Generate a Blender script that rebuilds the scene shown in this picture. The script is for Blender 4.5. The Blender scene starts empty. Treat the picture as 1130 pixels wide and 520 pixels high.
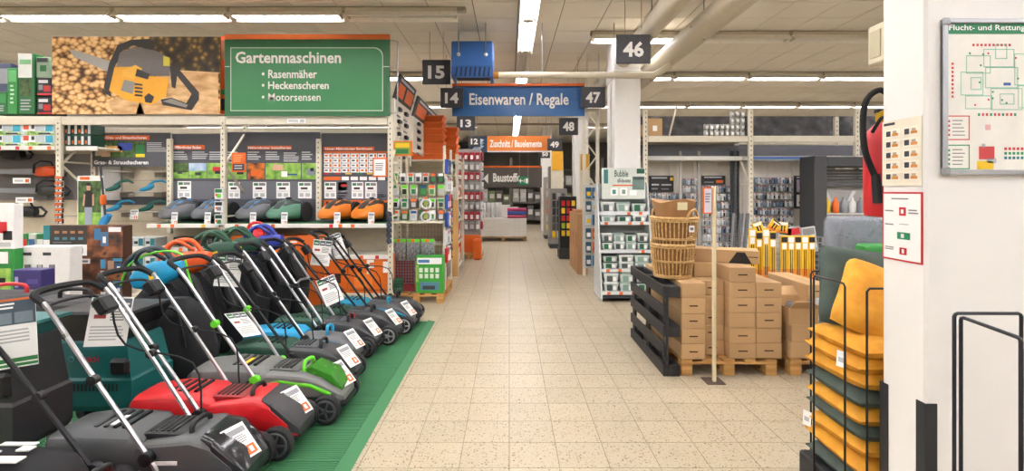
import bpy, bmesh, math, random
from mathutils import Vector, Matrix, Euler
random.seed(7)
R = math.radians
scn = bpy.context.scene
C = scn.collection
# ---------------------------------------------------------------- camera, world, exposure
EYE = 1.65; FPX = 550.0
cam = bpy.data.cameras.new('camera'); camo = bpy.data.objects.new('camera', cam); C.objects.link(camo)
camo.location = (0, 0, EYE); camo.rotation_euler = (R(90), 0, 0)
cam.sensor_width = 36; cam.lens = FPX/1130*36
cam.shift_x = 3/1130; cam.shift_y = -50/1130; cam.clip_start = .05
scn.camera = camo
w = bpy.data.worlds.new('world'); scn.world = w; w.use_nodes = True
w.node_tree.nodes['Background'].inputs[0].default_value = (.9, .93, 1, 1)
w.node_tree.nodes['Background'].inputs[1].default_value = .4
scn.view_settings.view_transform = 'Standard'; scn.view_settings.look = 'None'
scn.view_settings.gamma = 1; scn.view_settings.exposure = 1.4
TUBE_POWER = 16.0
CEIL = 4.2
def X_(u, Y): return (u-562)*Y/FPX          # lateral position of a thing standing Y metres away
def Z_(v, Y): return EYE-(v-210)*Y/FPX      # its height
# ---------------------------------------------------------------- materials
def lin(c): return c/12.92 if c <= .04045 else ((c+.055)/1.055)**2.4
def rgb(h):
    h = h.lstrip('#'); return tuple(lin(int(h[i:i+2], 16)/255) for i in (0, 2, 4))+(1,)
MC = {}
def mt(h, rough=.5, metal=0, noise=.06, scale=14, emit=0, alpha=1, trans=0, rnd=0):
    k = (h, rough, metal, noise, scale, emit, alpha, trans, rnd)
    if k in MC: return MC[k]
    m = bpy.data.materials.new('surface_'+h.lstrip('#')); m.use_nodes = True; nt = m.node_tree
    b = nt.nodes['Principled BSDF']; c = rgb(h)
    b.inputs['Base Color'].default_value = c; b.inputs['Roughness'].default_value = rough
    b.inputs['Metallic'].default_value = metal
    if noise and not emit:
        tc = nt.nodes.new('ShaderNodeTexCoord'); n = nt.nodes.new('ShaderNodeTexNoise')
        n.inputs['Scale'].default_value = scale; n.inputs['Detail'].default_value = 3
        nt.links.new(tc.outputs['Object'], n.inputs['Vector'])
        mr = nt.nodes.new('ShaderNodeMapRange'); mr.inputs[3].default_value = 1-noise*1.6; mr.inputs[4].default_value = 1+noise*1.6
        nt.links.new(n.outputs[0], mr.inputs[0])
        hs = nt.nodes.new('ShaderNodeHueSaturation'); hs.inputs['Color'].default_value = c
        if rnd:
            oi = nt.nodes.new('ShaderNodeObjectInfo'); m2 = nt.nodes.new('ShaderNodeMapRange')
            m2.inputs[3].default_value = 1-rnd; m2.inputs[4].default_value = 1+rnd
            nt.links.new(oi.outputs['Random'], m2.inputs[0])
            mm = nt.nodes.new('ShaderNodeMath'); mm.operation = 'MULTIPLY'
            nt.links.new(mr.outputs[0], mm.inputs[0]); nt.links.new(m2.outputs[0], mm.inputs[1])
            nt.links.new(mm.outputs[0], hs.inputs['Value'])
        else: nt.links.new(mr.outputs[0], hs.inputs['Value'])
        nt.links.new(hs.outputs[0], b.inputs['Base Color'])
        bp = nt.nodes.new('ShaderNodeMapRange'); bp.inputs[3].default_value = max(rough-.08, .02); bp.inputs[4].default_value = min(rough+.08, 1)
        nt.links.new(n.outputs[0], bp.inputs[0]); nt.links.new(bp.outputs[0], b.inputs['Roughness'])
    if emit:
        b.inputs['Emission Color'].default_value = c; b.inputs['Emission Strength'].default_value = emit
    if alpha < 1: b.inputs['Alpha'].default_value = alpha
    if trans: b.inputs['Transmission Weight'].default_value = trans
    MC[k] = m; return m
def ramp_mat(name, kind, scale, stops, rough=.5, dist=0, stretch=(1, 1, 1), bump=0):
    m = bpy.data.materials.new(name); m.use_nodes = True; nt = m.node_tree; b = nt.nodes['Principled BSDF']
    b.inputs['Roughness'].default_value = rough
    tc = nt.nodes.new('ShaderNodeTexCoord'); mp = nt.nodes.new('ShaderNodeMapping'); mp.inputs['Scale'].default_value = stretch
    nt.links.new(tc.outputs['Object'], mp.inputs['Vector'])
    if kind == 'noise':
        t = nt.nodes.new('ShaderNodeTexNoise'); t.inputs['Detail'].default_value = 6; out = t.outputs[0]
    elif kind == 'cells':
        t = nt.nodes.new('ShaderNodeTexVoronoi'); out = t.outputs['Color']
    else:
        t = nt.nodes.new('ShaderNodeTexVoronoi'); out = t.outputs['Distance']
    t.inputs['Scale'].default_value = scale
    nt.links.new(mp.outputs[0], t.inputs['Vector'])
    cr = nt.nodes.new('ShaderNodeValToRGB')
    if kind == 'cells':
        cr.color_ramp.interpolation = 'CONSTANT'
    while len(cr.color_ramp.elements) < len(stops): cr.color_ramp.elements.new(.5)
    for e, (p, h) in zip(cr.color_ramp.elements, stops): e.position = p; e.color = rgb(h)
    nt.links.new(out, cr.inputs[0]); nt.links.new(cr.outputs[0], b.inputs['Base Color'])
    if bump:
        bn = nt.nodes.new('ShaderNodeBump'); bn.inputs['Strength'].default_value = bump
        nt.links.new(out, bn.inputs['Height']); nt.links.new(bn.outputs[0], b.inputs['Normal'])
    return m
def terrazzo():
    m = bpy.data.materials.new('terrazzo_tile'); m.use_nodes = True; nt = m.node_tree; b = nt.nodes['Principled BSDF']
    L = nt.links.new
    geo = nt.nodes.new('ShaderNodeNewGeometry')
    def mixc(fac, a, c):
        x = nt.nodes.new('ShaderNodeMix'); x.data_type = 'RGBA'; L(fac, x.inputs[0])
        for s, val in ((6, a), (7, c)):
            if isinstance(val, tuple): x.inputs[s].default_value = val
            else: L(val, x.inputs[s])
        return x.outputs[2]
    def vor(sc, lo, hi, rand=1):
        v = nt.nodes.new('ShaderNodeTexVoronoi'); v.inputs['Scale'].default_value = sc; L(geo.outputs['Position'], v.inputs['Vector'])
        r = nt.nodes.new('ShaderNodeMapRange'); r.inputs[1].default_value = lo; r.inputs[2].default_value = hi
        r.inputs[3].default_value = 1; r.inputs[4].default_value = 0
        L(v.outputs['Distance'], r.inputs[0])
        s = nt.nodes.new('ShaderNodeSeparateColor'); L(v.outputs['Color'], s.inputs[0])
        g = nt.nodes.new('ShaderNodeMath'); g.operation = 'GREATER_THAN'; g.inputs[1].default_value = rand; L(s.outputs[0], g.inputs[0])
        q = nt.nodes.new('ShaderNodeMath'); q.operation = 'MULTIPLY'; L(r.outputs[0], q.inputs[0]); L(g.outputs[0], q.inputs[1])
        return q.outputs[0]
    n = nt.nodes.new('ShaderNodeTexNoise'); n.inputs['Scale'].default_value = 1.1; n.inputs['Detail'].default_value = 4; L(geo.outputs['Position'], n.inputs['Vector'])
    c = mixc(n.outputs[0], rgb('#ac9f86'), rgb('#bdb29b'))
    c = mixc(vor(80, .2, .42, .4), c, rgb('#9c8866'))
    c = mixc(vor(50, .18, .36, .62), c, rgb('#7a6448'))
    c = mixc(vor(36, .14, .28, .78), c, rgb('#5f4e3a'))
    oi = nt.nodes.new('ShaderNodeObjectInfo'); mr = nt.nodes.new('ShaderNodeMapRange'); mr.inputs[3].default_value = .95; mr.inputs[4].default_value = 1.05
    L(oi.outputs['Random'], mr.inputs[0]); hs = nt.nodes.new('ShaderNodeHueSaturation'); L(c, hs.inputs['Color']); L(mr.outputs[0], hs.inputs['Value'])
    L(hs.outputs[0], b.inputs['Base Color']); b.inputs['Roughness'].default_value = .38
    return m
WHITE = mt('#f2f1ee', .5); CREAM = mt('#d9d2bf', .5); BEIGE = mt('#c9bfa8', .6); BLACK = mt('#17181a', .5)
DGREY = mt('#3a3b3f', .6); GREY = mt('#7d7e80', .5); LGREY = mt('#b9babb', .5); ORANGE = mt('#e0661c', .5)
GREEN = mt('#2f7d41', .5); RED = mt('#c8242a', .4); BLUE = mt('#2a5688', .5); YEL = mt('#efc51f', .5)
STEEL = mt('#c9cbce', .28, .9); WIRE = mt('#9a9c9e', .35, .8); BLKM = mt('#202123', .4, .3); CARD = mt('#bf9c70', .8, noise=.07, scale=5, rnd=.07)
CARD2 = mt('#a97b4b', .8); WOOD = ramp_mat('pallet_wood', 'noise', 3, [(.3, '#a97a3f'), (.7, '#d2a565')], .8, stretch=(1, 9, 9)); TEAL = mt('#0e5f5e', .45)
PAPER = mt('#f4f3f0', .6, noise=.02); RUBBER = mt('#1b1b1c', .8); DKGRN = mt('#1d4433', .45)
# ---------------------------------------------------------------- mesh building
HULL = {}
class MB:
    def __init__(s, ang=50): s.v = []; s.f = []; s.m = []; s.sm = []; s.ang = ang
    def add(s, vs, fs, m, smooth=False, M=None):
        o = len(s.v)
        s.v += [tuple(M @ Vector(p)) for p in vs] if M is not None else [tuple(p) for p in vs]
        for f in fs: s.f.append(tuple(i+o for i in f)); s.m.append(m); s.sm.append(smooth)
        return s
    def box(s, x0, x1, y0, y1, z0, z1, m, M=None):
        vs = [(x, y, z) for x in (x0, x1) for y in (y0, y1) for z in (z0, z1)]
        return s.add(vs, [(0, 1, 3, 2), (4, 6, 7, 5), (0, 4, 5, 1), (2, 3, 7, 6), (0, 2, 6, 4), (1, 5, 7, 3)], m, False, M)
    def cbox(s, x0, x1, y0, y1, z0, z1, m, b=.01, M=None):      # box with bevelled edges
        b = min(b, (x1-x0)*.45, (y1-y0)*.45, (z1-z0)*.45)
        k = (round(x1-x0, 5), round(y1-y0, 5), round(z1-z0, 5), round(b, 5))
        if k not in HULL:
            bm = bmesh.new(); hx, hy, hz = k[0]/2, k[1]/2, k[2]/2
            for i in (-1, 1):
                for j in (-1, 1):
                    for l in (-1, 1):
                        bm.verts.new((i*hx, j*(hy-b), l*(hz-b))); bm.verts.new((i*(hx-b), j*hy, l*(hz-b))); bm.verts.new((i*(hx-b), j*(hy-b), l*hz))
            bmesh.ops.convex_hull(bm, input=bm.verts)
            bmesh.ops.dissolve_limit(bm, angle_limit=.01, verts=bm.verts, edges=bm.edges)
            bm.verts.index_update(); HULL[k] = ([v.co.copy() for v in bm.verts], [[v.index for v in f.verts] for f in bm.faces]); bm.free()
        vs, fs = HULL[k]; c = Vector(((x0+x1)/2, (y0+y1)/2, (z0+z1)/2))
        return s.add([v+c for v in vs], fs, m, False, M)
    def tube(s, pts, r, m, n=8, closed=False, M=None):
        P = [Vector(p) for p in pts]; N = len(P); vs = []; fs = []; up = None
        rr = r if isinstance(r, (list, tuple)) else [r]*N
        for i, p in enumerate(P):
            a = P[i-1] if (i or closed) else p; b = P[(i+1) % N] if (i < N-1 or closed) else p
            t = (b-a).normalized()
            if up is None: up = Vector((0, 0, 1)) if abs(t.z) < .9 else Vector((1, 0, 0))
            x = up-t*up.dot(t)
            x = x.normalized() if x.length > 1e-6 else t.orthogonal().normalized(); up = x; y = t.cross(x)
            for k in range(n):
                an = 2*math.pi*k/n; vs.append(p+(x*math.cos(an)+y*math.sin(an))*rr[i])
        for i in range(N if closed else N-1):
            j = (i+1) % N
            for k in range(n): fs.append((i*n+k, i*n+(k+1) % n, j*n+(k+1) % n, j*n+k))
        if not closed: fs += [tuple(range(n-1, -1, -1)), tuple((N-1)*n+k for k in range(n))]
        return s.add(vs, fs, m, True, M)
    def bar(s, a, b, wd, m, th=None, M=None):                    # square bar from a to b
        a, b = Vector(a), Vector(b); t = (b-a).normalized(); th = th or wd
        x = Vector((0, 0, 1)).cross(t)
        x = x.normalized() if x.length > 1e-4 else Vector((1, 0, 0)); y = t.cross(x)
        vs = [p+x*i*wd/2+y*j*th/2 for p in (a, b) for i, j in ((-1, -1), (1, -1), (1, 1), (-1, 1))]
        return s.add(vs, [(3, 2, 1, 0), (4, 5, 6, 7), (0, 1, 5, 4), (1, 2, 6, 5), (2, 3, 7, 6), (3, 0, 4, 7)], m, False, M)
    def lathe(s, prof, m, n=16, M=None):                         # (radius, height) profile round z
        vs = []; fs = []
        for r, z in prof:
            for k in range(n): a = 2*math.pi*k/n; vs.append((r*math.cos(a), r*math.sin(a), z))
        for i in range(len(prof)-1):
            for k in range(n): fs.append((i*n+k, i*n+(k+1) % n, (i+1)*n+(k+1) % n, (i+1)*n+k))
        fs += [tuple(range(n-1, -1, -1)), tuple((len(prof)-1)*n+k for k in range(n))]
        return s.add(vs, fs, m, True, M)
    def prism(s, pts, d0, d1, m, plane='xz', M=None):            # polygon extruded along the third axis
        n = len(pts)
        def P(a, b, d): return {'xz': (a, d, b), 'xy': (a, b, d), 'yz': (d, a, b)}[plane]
        vs = [P(a, b, d0) for a, b in pts]+[P(a, b, d1) for a, b in pts]
        fs = [tuple(range(n)), tuple(range(2*n-1, n-1, -1))]+[(i, i+n, (i+1) % n+n, (i+1) % n) for i in range(n)]
        return s.add(vs, fs, m, False, M)
    def loft(s, secs, m, M=None, smooth=True):
        n = len(secs[0]); vs = [p for q in secs for p in q]; fs = []
        for i in range(len(secs)-1):
            for k in range(n): fs.append((i*n+k, i*n+(k+1) % n, (i+1)*n+(k+1) % n, (i+1)*n+k))
        fs += [tuple(range(n-1, -1, -1)), tuple((len(secs)-1)*n+k for k in range(n))]
        return s.add(vs, fs, m, smooth, M)
    def body(s, rows, m, p=4, n=20, M=None):                     # rows of (x, half width, z0, z1): a moulded shell along x
        secs = []
        for x, hw, z0, z1 in rows:
            q = []
            for k in range(n):
                a = 2*math.pi*k/n; c, d = math.cos(a), math.sin(a)
                q.append((x, hw*math.copysign(abs(c)**(2/p), c), (z0+z1)/2+(z1-z0)/2*math.copysign(abs(d)**(2/p), d)))
            secs.append(q)
        return s.loft(secs, m, M)
    def prints(s, x0, x1, z0, z1, y, rects, M=None, step=.0012):  # flat print on a face that looks to -y
        for q in rects:
            a, b, c, d, m = q[:5]; l = q[5] if len(q) > 5 else 1
            xa, xb, za, zb = x0+(x1-x0)*a, x0+(x1-x0)*c, z0+(z1-z0)*b, z0+(z1-z0)*d
            yy = y-step*l
            s.add([(xa, yy, za), (xb, yy, za), (xb, yy, zb), (xa, yy, zb)], [(0, 1, 2, 3)], m, False, M)
        return s
def obj(name, mb, parent=None, loc=None, rot=None, label=None):
    me = bpy.data.meshes.new(name); me.from_pydata(mb.v, [], mb.f)
    mats = []
    for m in mb.m:
        if m not in mats: mats.append(m)
    for m in mats: me.materials.append(m)
    ix = {m: i for i, m in enumerate(mats)}
    me.polygons.foreach_set('material_index', [ix[m] for m in mb.m])
    me.polygons.foreach_set('use_smooth', mb.sm)
    me.update()
    bm = bmesh.new(); bm.from_mesh(me); bmesh.ops.recalc_face_normals(bm, faces=[f for f in bm.faces if len(f.verts) > 2]); bm.to_mesh(me); bm.free()
    if any(mb.sm):
        try: me.set_sharp_from_angle(angle=R(mb.ang))
        except Exception: pass
    o = bpy.data.objects.new(name, me); C.objects.link(o)
    if parent: o.parent = parent
    if loc: o.location = loc
    if rot: o.rotation_euler = rot
    if label: o['label'] = label
    return o
def tag(o, label, cat, group=None):
    o['label'] = label; o['category'] = cat
    if group: o['group'] = group
    return o
def thing(name, label, cat, loc=(0, 0, 0), rotz=0, group=None):
    o = bpy.data.objects.new(name, None); C.objects.link(o); o.empty_display_size = .05
    o.location = loc; o.rotation_euler = (0, 0, rotz); return tag(o, label, cat, group)
def struct(o): o['kind'] = 'structure'; return o
def dup(o, loc=None, rotz=None, label=None, group=None, parent=None):
    c = o.copy(); C.objects.link(c)
    if parent: c.parent = parent
    if loc is not None: c.location = loc
    if rotz is not None: c.rotation_euler = (0, 0, rotz)
    if label: c['label'] = label
    if group: c['group'] = group
    for ch in list(o.children): dup(ch, parent=c)
    return c
TXT = {}
def lettering(s, x0, x1, z0, z1, m, parent, y=0, bold=.02, name='lettering', fit=True, rot=(R(90), 0, 0), loc=None):
    """words standing on a face that looks to -y, filling the box x0..x1, z0..z1"""
    if (s, bold) not in TXT:
        cu = bpy.data.curves.new('text', 'FONT'); cu.body = s; cu.size = 1; cu.offset = bold; cu.resolution_u = 2; cu.fill_mode = 'FRONT'
        t = bpy.data.objects.new('text', cu); C.objects.link(t)
        dg = bpy.context.evaluated_depsgraph_get(); me = bpy.data.meshes.new_from_object(t.evaluated_get(dg))
        vs = [v.co.copy() for v in me.vertices]; fs = [tuple(p.vertices) for p in me.polygons]
        bpy.data.objects.remove(t); bpy.data.curves.remove(cu); bpy.data.meshes.remove(me); TXT[(s, bold)] = (vs, fs)
    vs, fs = TXT[(s, bold)]
    ax = min(v.x for v in vs); bx = max(v.x for v in vs); ay = min(v.y for v in vs); by = max(v.y for v in vs)
    mb = MB(); mb.add([(x0+(v.x-ax)/(bx-ax)*(x1-x0), y-.002, z0+(v.y-ay)/(by-ay)*(z1-z0)) for v in vs], fs, m)
    return obj(name, mb, parent)
def greek(x0, z0, x1, z1, n, m, l=1, ragged=.3):                # rows of unreadable small print
    out = []; h = (z1-z0)/n
    for i in range(n):
        out.append((x0, z1-(i+.65)*h, x1-(x1-x0)*random.random()*ragged, z1-(i+.2)*h, m, l))
    return out
def RT(x=0, y=0, z=0, rx=0, ry=0, rz=0): return Matrix.Translation((x, y, z)) @ Euler((R(rx), R(ry), R(rz))).to_matrix().to_4x4()
def card(name, wd, h, base, rects, parent=None, loc=(0, 0, 0), rot=(0, 0, 0), t=.006, label=None, back=None):
    mb = MB(); mb.box(-wd/2, wd/2, 0, t, 0, h, base); mb.prints(-wd/2, wd/2, 0, h, 0, rects)
    return obj(name, mb, parent, loc, rot, label)
def price_tag_rects():
    return [(.08, .74, .92, .9, mt('#8f9296', .6)), *greek(.1, .45, .85, .7, 4, GREY), (.5, .06, .9, .34, ORANGE), (.62, .12, .78, .28, PAPER, 2), *greek(.1, .1, .42, .34, 3, LGREY)]
def info_rects(acc=None):
    acc = acc or mt('#1f6b3a', .5)
    return [(.03, .78, .33, .97, acc), (.35, .78, .64, .97, mt('#566067', .6)), (.66, .78, .97, .97, mt('#566067', .6)),
            (.08, .84, .28, .88, PAPER, 2), (.4, .84, .6, .88, PAPER, 2), (.7, .84, .92, .88, PAPER, 2),
            (.12, .56, .4, .64, mt('#a03a33', .5)), *greek(.5, .5, .92, .72, 4, GREY), *greek(.08, .1, .92, .42, 5, LGREY)]
# ================================================================ THE SETTING
RX0, RX1, RY0, RY1 = -13.0, 13.0, -7.0, 27.0
mb = MB(); mb.box(RX0, RX1, RY0, RY1, -.12, -.004, mt('#7d715c', .8)); floor = struct(obj('floor', mb))
TZ = terrazzo(); T = .3
mb = MB(); mb.box(-T/2+.0022, T/2-.0022, -T/2+.0022, T/2-.0022, -.004, 0, TZ); tile0 = obj('tile', mb, floor); first = True
rest = MB(); near = []
j0 = 2
for j in range(j0, 86):
    y = .26+T*(j-8)+2.85
    for i in range(-26, 26):
        x = T*i+T/2
        u = 562+x*FPX/max(y, .5)
        if y > 24: continue
        onmat = x < -.95 and y < 6.2
        inview = y > 2.6 and -40 < u < 1000 and not onmat and not (y > 6.5 and (x < -1.9 or x > 2.3))
        near.append((y+abs(x)*.25, x, y, inview))
near.sort(); cnt = 0
for _, x, y, inv in near:
    if inv and cnt < 300:
        if cnt == 0: o = tile0
        else: o = tile0.copy(); C.objects.link(o)
        o.location = (x, y, 0); cnt += 1
    else:
        a = T/2-.0022; rest.add([(x-a, y-a, 0), (x+a, y-a, 0), (x+a, y+a, 0), (x-a, y+a, 0)], [(0, 1, 2, 3)], TZ)
o = obj('tile_field', rest, floor); o['kind'] = 'stuff'
# ceiling: grid of panels under a slab
CT = ramp_mat('ceiling_panel', 'noise', 60, [(.3, '#ece4d5'), (.7, '#f2ebde')], .9)
mb = MB(); mb.box(RX0, RX1, RY0, RY1, CEIL+.012, CEIL+.15, mt('#8b8272', .9)); ceil = struct(obj('ceiling', mb))
K = .625; G = .007
mb = MB(); mb.box(-K/2+G, K/2-G, -K/2+G, K/2-G, 0, .014, CT); pan0 = obj('panel', mb, ceil); rest = MB(); cells = []
for j in range(int((RY1-RY0)/K)):
    for i in range(int((RX1-RX0)/K)):
        x = RX0+K*(i+.5); y = RY0+K*(j+.5)
        u = 562+x*FPX/max(y, .1); v = 210-(CEIL-EYE)*FPX/max(y, .1)
        cells.append((0 if (y > 6 and -30 < u < 1000 and v > -30) else 1, y, x))
cells.sort(); cnt = 0
for q, y, x in cells:
    if q == 0 and cnt < 300:
        if cnt == 0: o = pan0
        else: o = pan0.copy(); C.objects.link(o)
        o.location = (x, y, CEIL); cnt += 1
    else: rest.box(x-K/2+G, x+K/2-G, y-K/2+G, y+K/2-G, CEIL, CEIL+.014, CT)
o = obj('panel_field', rest, ceil); o['kind'] = 'stuff'
WALLM = mt('#d8d4ca', .8); DARKW = mt('#6b6862', .8)
for nm, b, m in (('wall_left', (RX0-.2, RX0, RY0, RY1), WALLM), ('wall_right', (RX1, RX1+.2, RY0, RY1), WALLM),
              ('wall_back', (RX0, RX1, RY1, RY1+.2), mt('#77726a', .8)), ('wall_front', (RX0, RX1, RY0-.2, RY0), WALLM)):
    mb = MB(); mb.box(*b, -.1, CEIL+.15, m); struct(obj(nm, mb))
# cream ceiling joists above the light rows
for n, (x0, x1, y) in enumerate(((RX0, -.6, 6.95), (1.3, RX1, 8.0), (RX0, RX1, 10.75), (RX0, RX1, 14.4), (RX0, RX1, 19))):
    mb = MB(); mb.cbox(x0, x1, y-.04, y+.04, CEIL-.07, CEIL, mt('#a09683', .7), .01); struct(obj('trim_%d' % (n+1), mb))
# ================================================================ LAMPS
TUBE = mt('#f7f7ff', .4, emit=TUBE_POWER); HOUS = mt('#c8bea9', .5); REFL = mt('#efe9dc', .3)
OFFT = mt('#e6e2d8', .35)
def make_light(L, lit, nm='ceiling_light'):
    t = thing(nm, 'x', 'lamp')
    mb = MB(); mb.cbox(-L/2+.005, L/2-.005, -.055, .055, .03, .1, HOUS, .012)
    mb.prism([(-.13, -.045), (-.055, .04), (.055, .04), (.13, -.045), (.125, -.05), (.05, .025), (-.05, .025), (-.125, -.05)], -L/2+.01, L/2-.01, REFL, 'yz')
    obj('housing', mb, t)
    if lit is not None:
        for s in (-.045, .045):
            mb = MB(); mb.tube([(-L/2+.05, s, -.012), (L/2-.05, s, -.012)], .016, TUBE if lit else OFFT, 8); obj('tube', mb, t)
        for e in (-1, 1):
            mb = MB(); mb.cbox(min(e*(L/2-.05), e*(L/2-.02)), max(e*(L/2-.05), e*(L/2-.02)), -.075, .075, -.035, .03, HOUS, .006); obj('end_cap', mb, t)
    return t
proto = {True: make_light(1.56, True), False: make_light(1.56, False)}
used = {True: False, False: False}
def light(x, y, rz, lit, label, group, z=CEIL-.11):
    if not used[lit]:
        o = proto[lit]; used[lit] = True; o.location = (x, y, z); o.rotation_euler.z = rz; o['label'] = label; o['group'] = group
    else: o = dup(proto[lit], (x, y, z), rz, label, group)
    return o
S = 1.6
nth = ['first', 'second', 'third', 'fourth', 'fifth', 'sixth', 'seventh', 'eighth', 'ninth', 'tenth', 'eleventh', 'twelfth', 'thirteenth', 'fourteenth']
for k in range(8):      # row above the garden machine signs
    light(-1.5-S*k, 6.95, 0, k != 0, 'unlit ceiling light at the aisle end of the row above the garden signs' if k == 0 else
          '%s lit tube light from the aisle in the row above the garden signs' % nth[k-1], 'light row above the garden signs')
for k in range(13):     # row along the main aisle
    light(.27, 3.1+S*k, R(90), k not in (4,), '%s twin tube light of the row running along the main aisle' % nth[k], 'light row along the main aisle')
for k in range(7):
    light(2.1+S*k, 8.0, 0, k not in (1, 2), '%s ceiling light from the aisle in the right row behind number sign 46' % nth[k], 'right light row behind sign 46')
for side, x0 in (('left', -2.0), ('right', 2.75)):
    for r, y in enumerate((10.75, 14.4, 19.0)):
        for k in range(7):
            light(x0+(S*k if x0 > 0 else -S*k), y, 0, True, '%s tube light from the aisle in the %s row far back on the %s' % (nth[k], nth[r], side), '%s far row %d of lights' % (side, r+1))
for ri_, y in enumerate((4.9, 2.6, .2, -2.2, -4.8)):   # unseen rows added over and behind the camera to brighten upright surfaces
    for k in range(8):
        for sx in (-1, 1):
            light(sx*(1.6+S*k*1.0), y, 0, True, '%s tube light %s of the aisle, %s added unseen row at the shop front' % (nth[k], 'left' if sx < 0 else 'right', nth[ri_]), 'added unseen light rows over the front of the shop')
# ================================================================ COLUMNS
def column(x0, x1, y0, y1, label, z1=CEIL):
    t = thing('column', label, 'column', ((x0+x1)/2, (y0+y1)/2, 0)); a, b = (x1-x0)/2, (y1-y0)/2
    mb = MB(); mb.cbox(-a, a, -b, b, 0, z1, mt('#e9e7e3', .6, noise=.03), .012); obj('shaft', mb, t)
    mb = MB(); mb.cbox(-a-.02, a+.02, -b-.02, b+.02, z1-.75, z1-.62, mt('#dedbd4', .6), .01); obj('collar', mb, t)
    mb = MB(); mb.tube([(-a-.03, -b*.3, 0), (-a-.03, -b*.3, z1-.8)], .022, mt('#d9d6cf', .5)); obj('cable_pipe', mb, t)
    return t
column(X_(678, 8), X_(707, 8), 8.0, 8.59, 'white square column behind the food container display')
column(X_(635, 12.7), X_(645, 12.7)+.1, 12.7, 13.3, 'white column behind hanging number sign 48')
column(X_(597, 20)+.05, X_(606, 20)+.1, 20, 20.6, 'most distant white column beside number sign 50')
# big white pillar in the right foreground
PX, PY0, PY1 = 1.745, 2.09, 2.335
pil = thing('pillar', 'large white pillar with black corner guards in the right foreground', 'pillar', (2.4, 2.21, 0))
mb = MB(); mb.cbox(PX-2.4, .75, PY0-2.21, PY1-2.21, 0, CEIL, mt('#eceae6', .55, noise=.025, scale=3), .012); obj('shaft', mb, pil)
for yy, sgn in ((PY0, -1), (PY1, 1)):
    mb = MB(); g = mt('#26272a', .6)
    x = PX-2.4; y = yy-2.21
    mb.box(x-.006, x-.0005, min(y, y-sgn*.042), max(y, y-sgn*.042), .02, .755, g)
    mb.box(x-.006, x+.045, min(y+sgn*.0005, y+sgn*.006), max(y+sgn*.0005, y+sgn*.006), .02, .755, g)
    obj('corner_guard', mb, pil, label='black plastic corner guard')
# ================================================================ PIPES, HEATER, HANGING SIGNS
PIPE = mt('#cfc5b0', .45)
for x, r, lab in ((1.83, .13, 'thinner cream duct pipe running back under the ceiling toward sign 46'), (2.5, .16, 'thicker cream duct pipe running back under the ceiling right of sign 46')):
    t = thing('duct_pipe', lab, 'pipe', (x, 7, 3.75))
    mb = MB(); mb.tube([(0, -5, 0), (0, 5.2 if r < .14 else 4.2, 0)], r, PIPE, 16); obj('pipe', mb, t)
    for yy in (-3, -.6, 1.8):
        mb = MB(); mb.tube([(0, yy, -r-.006), (-r-.006, yy, 0), (0, yy, r+.006), (r+.006, yy, 0)], .012, mt('#a59b87', .5), 6, closed=True)
        mb.tube([(0, yy, r), (0, yy, CEIL-3.75)], .008, WIRE, 6); obj('hanger_clamp', mb, t)
t = thing('cross_pipe', 'thin cream pipe running sideways from the blue heater to the duct', 'pipe', (0, 7.6, 0))
zz = Z_(83, 7.6)
mb = MB(); mb.tube([(X_(548, 7.6), 0, zz), (X_(722, 7.6), 0, zz)], .05, PIPE, 12); obj('pipe', mb, t)
mb = MB(); mb.tube([(X_(722, 7.6), 0, zz), (2.45, 0, 3.55)], .05, PIPE, 12); obj('elbow', mb, t)
mb = MB(); mb.lathe([(.03, 0), (.055, 0), (.055, .08), (.03, .08)], mt('#b0762c', .4, .6), 10, RT(X_(548, 7.6)-.05, 0, zz, 0, 90)); obj('brass_fitting', mb, t)
for xx in (.5, 1.6):
    mb = MB(); mb.tube([(xx, 0, zz+.05), (xx, 0, CEIL)], .006, WIRE, 6); obj('hanger_rod', mb, t)
Y = 7.6; t = thing('air_heater', 'blue box shaped air heater hanging from the ceiling', 'heater', (X_(521, Y), Y+.25, Z_(85, Y)))
hw = 23*Y/FPX; hh = 40*Y/FPX; HB = mt('#2b5fa3', .45)
mb = MB(); mb.cbox(-hw, hw, -.25, .25, .16, hh, HB, .015); mb.prism([(-hw, .17), (hw, .17), (hw-.04, .0), (-hw+.05, .0)], -.24, -.2, HB); mb.box(-hw, -hw+.03, -.25, .25, .0, .17, HB); mb.box(hw-.05, hw, -.25, .25, .0, .17, HB); obj('casing', mb, t)
mb = MB(); mb.box(-hw+.05, hw-.05, -.18, .2, .04, .16, mt('#1b2635', .7)); obj('outlet', mb, t)
for k in range(8):
    mb = MB(); x = -hw+.07+k*(2*hw-.14)/7; mb.bar((x, -.255, .01), (x+.02, -.265, .15), .018, mt('#1d2c44', .5), .02); obj('louvre', mb, t)
for x in (-hw*.65, hw*.65):
    mb = MB(); mb.tube([(x, -.26, hh*.62), (x, -.26, CEIL-Z_(85, Y))], .008, WIRE, 6); mb.lathe([(.0, -.02), (.03, -.01), (.03, .01), (0, .02)], STEEL, 10, RT(x, -.262, hh*.62, 90)); obj('hanger', mb, t)
SGN = mt('#3d3c40', .6); LET = mt('#e9e6df', .6, noise=.02)
def number_sign(s, u0, u1, v0, v1, Y, label):
    x0, x1, z0, z1 = X_(u0, Y), X_(u1, Y), Z_(v1, Y), Z_(v0, Y)
    t = thing('number_sign', label, 'sign', ((x0+x1)/2, Y, z0), 0, 'hanging aisle number signs'); wd = x1-x0; h = z1-z0
    mb = MB(); mb.cbox(-wd/2, wd/2, 0, .03, 0, h, SGN, .006); obj('board', mb, t)
    lettering(s, -wd*.3, wd*.3, h*.22, h*.76, LET, t, bold=.035)
    for x in (-wd*.24, wd*.24):
        mb = MB(); mb.tube([(x, .015, h), (x, .015, CEIL-z0)], .004, WIRE, 5); obj('hanger_wire', mb, t)
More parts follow.
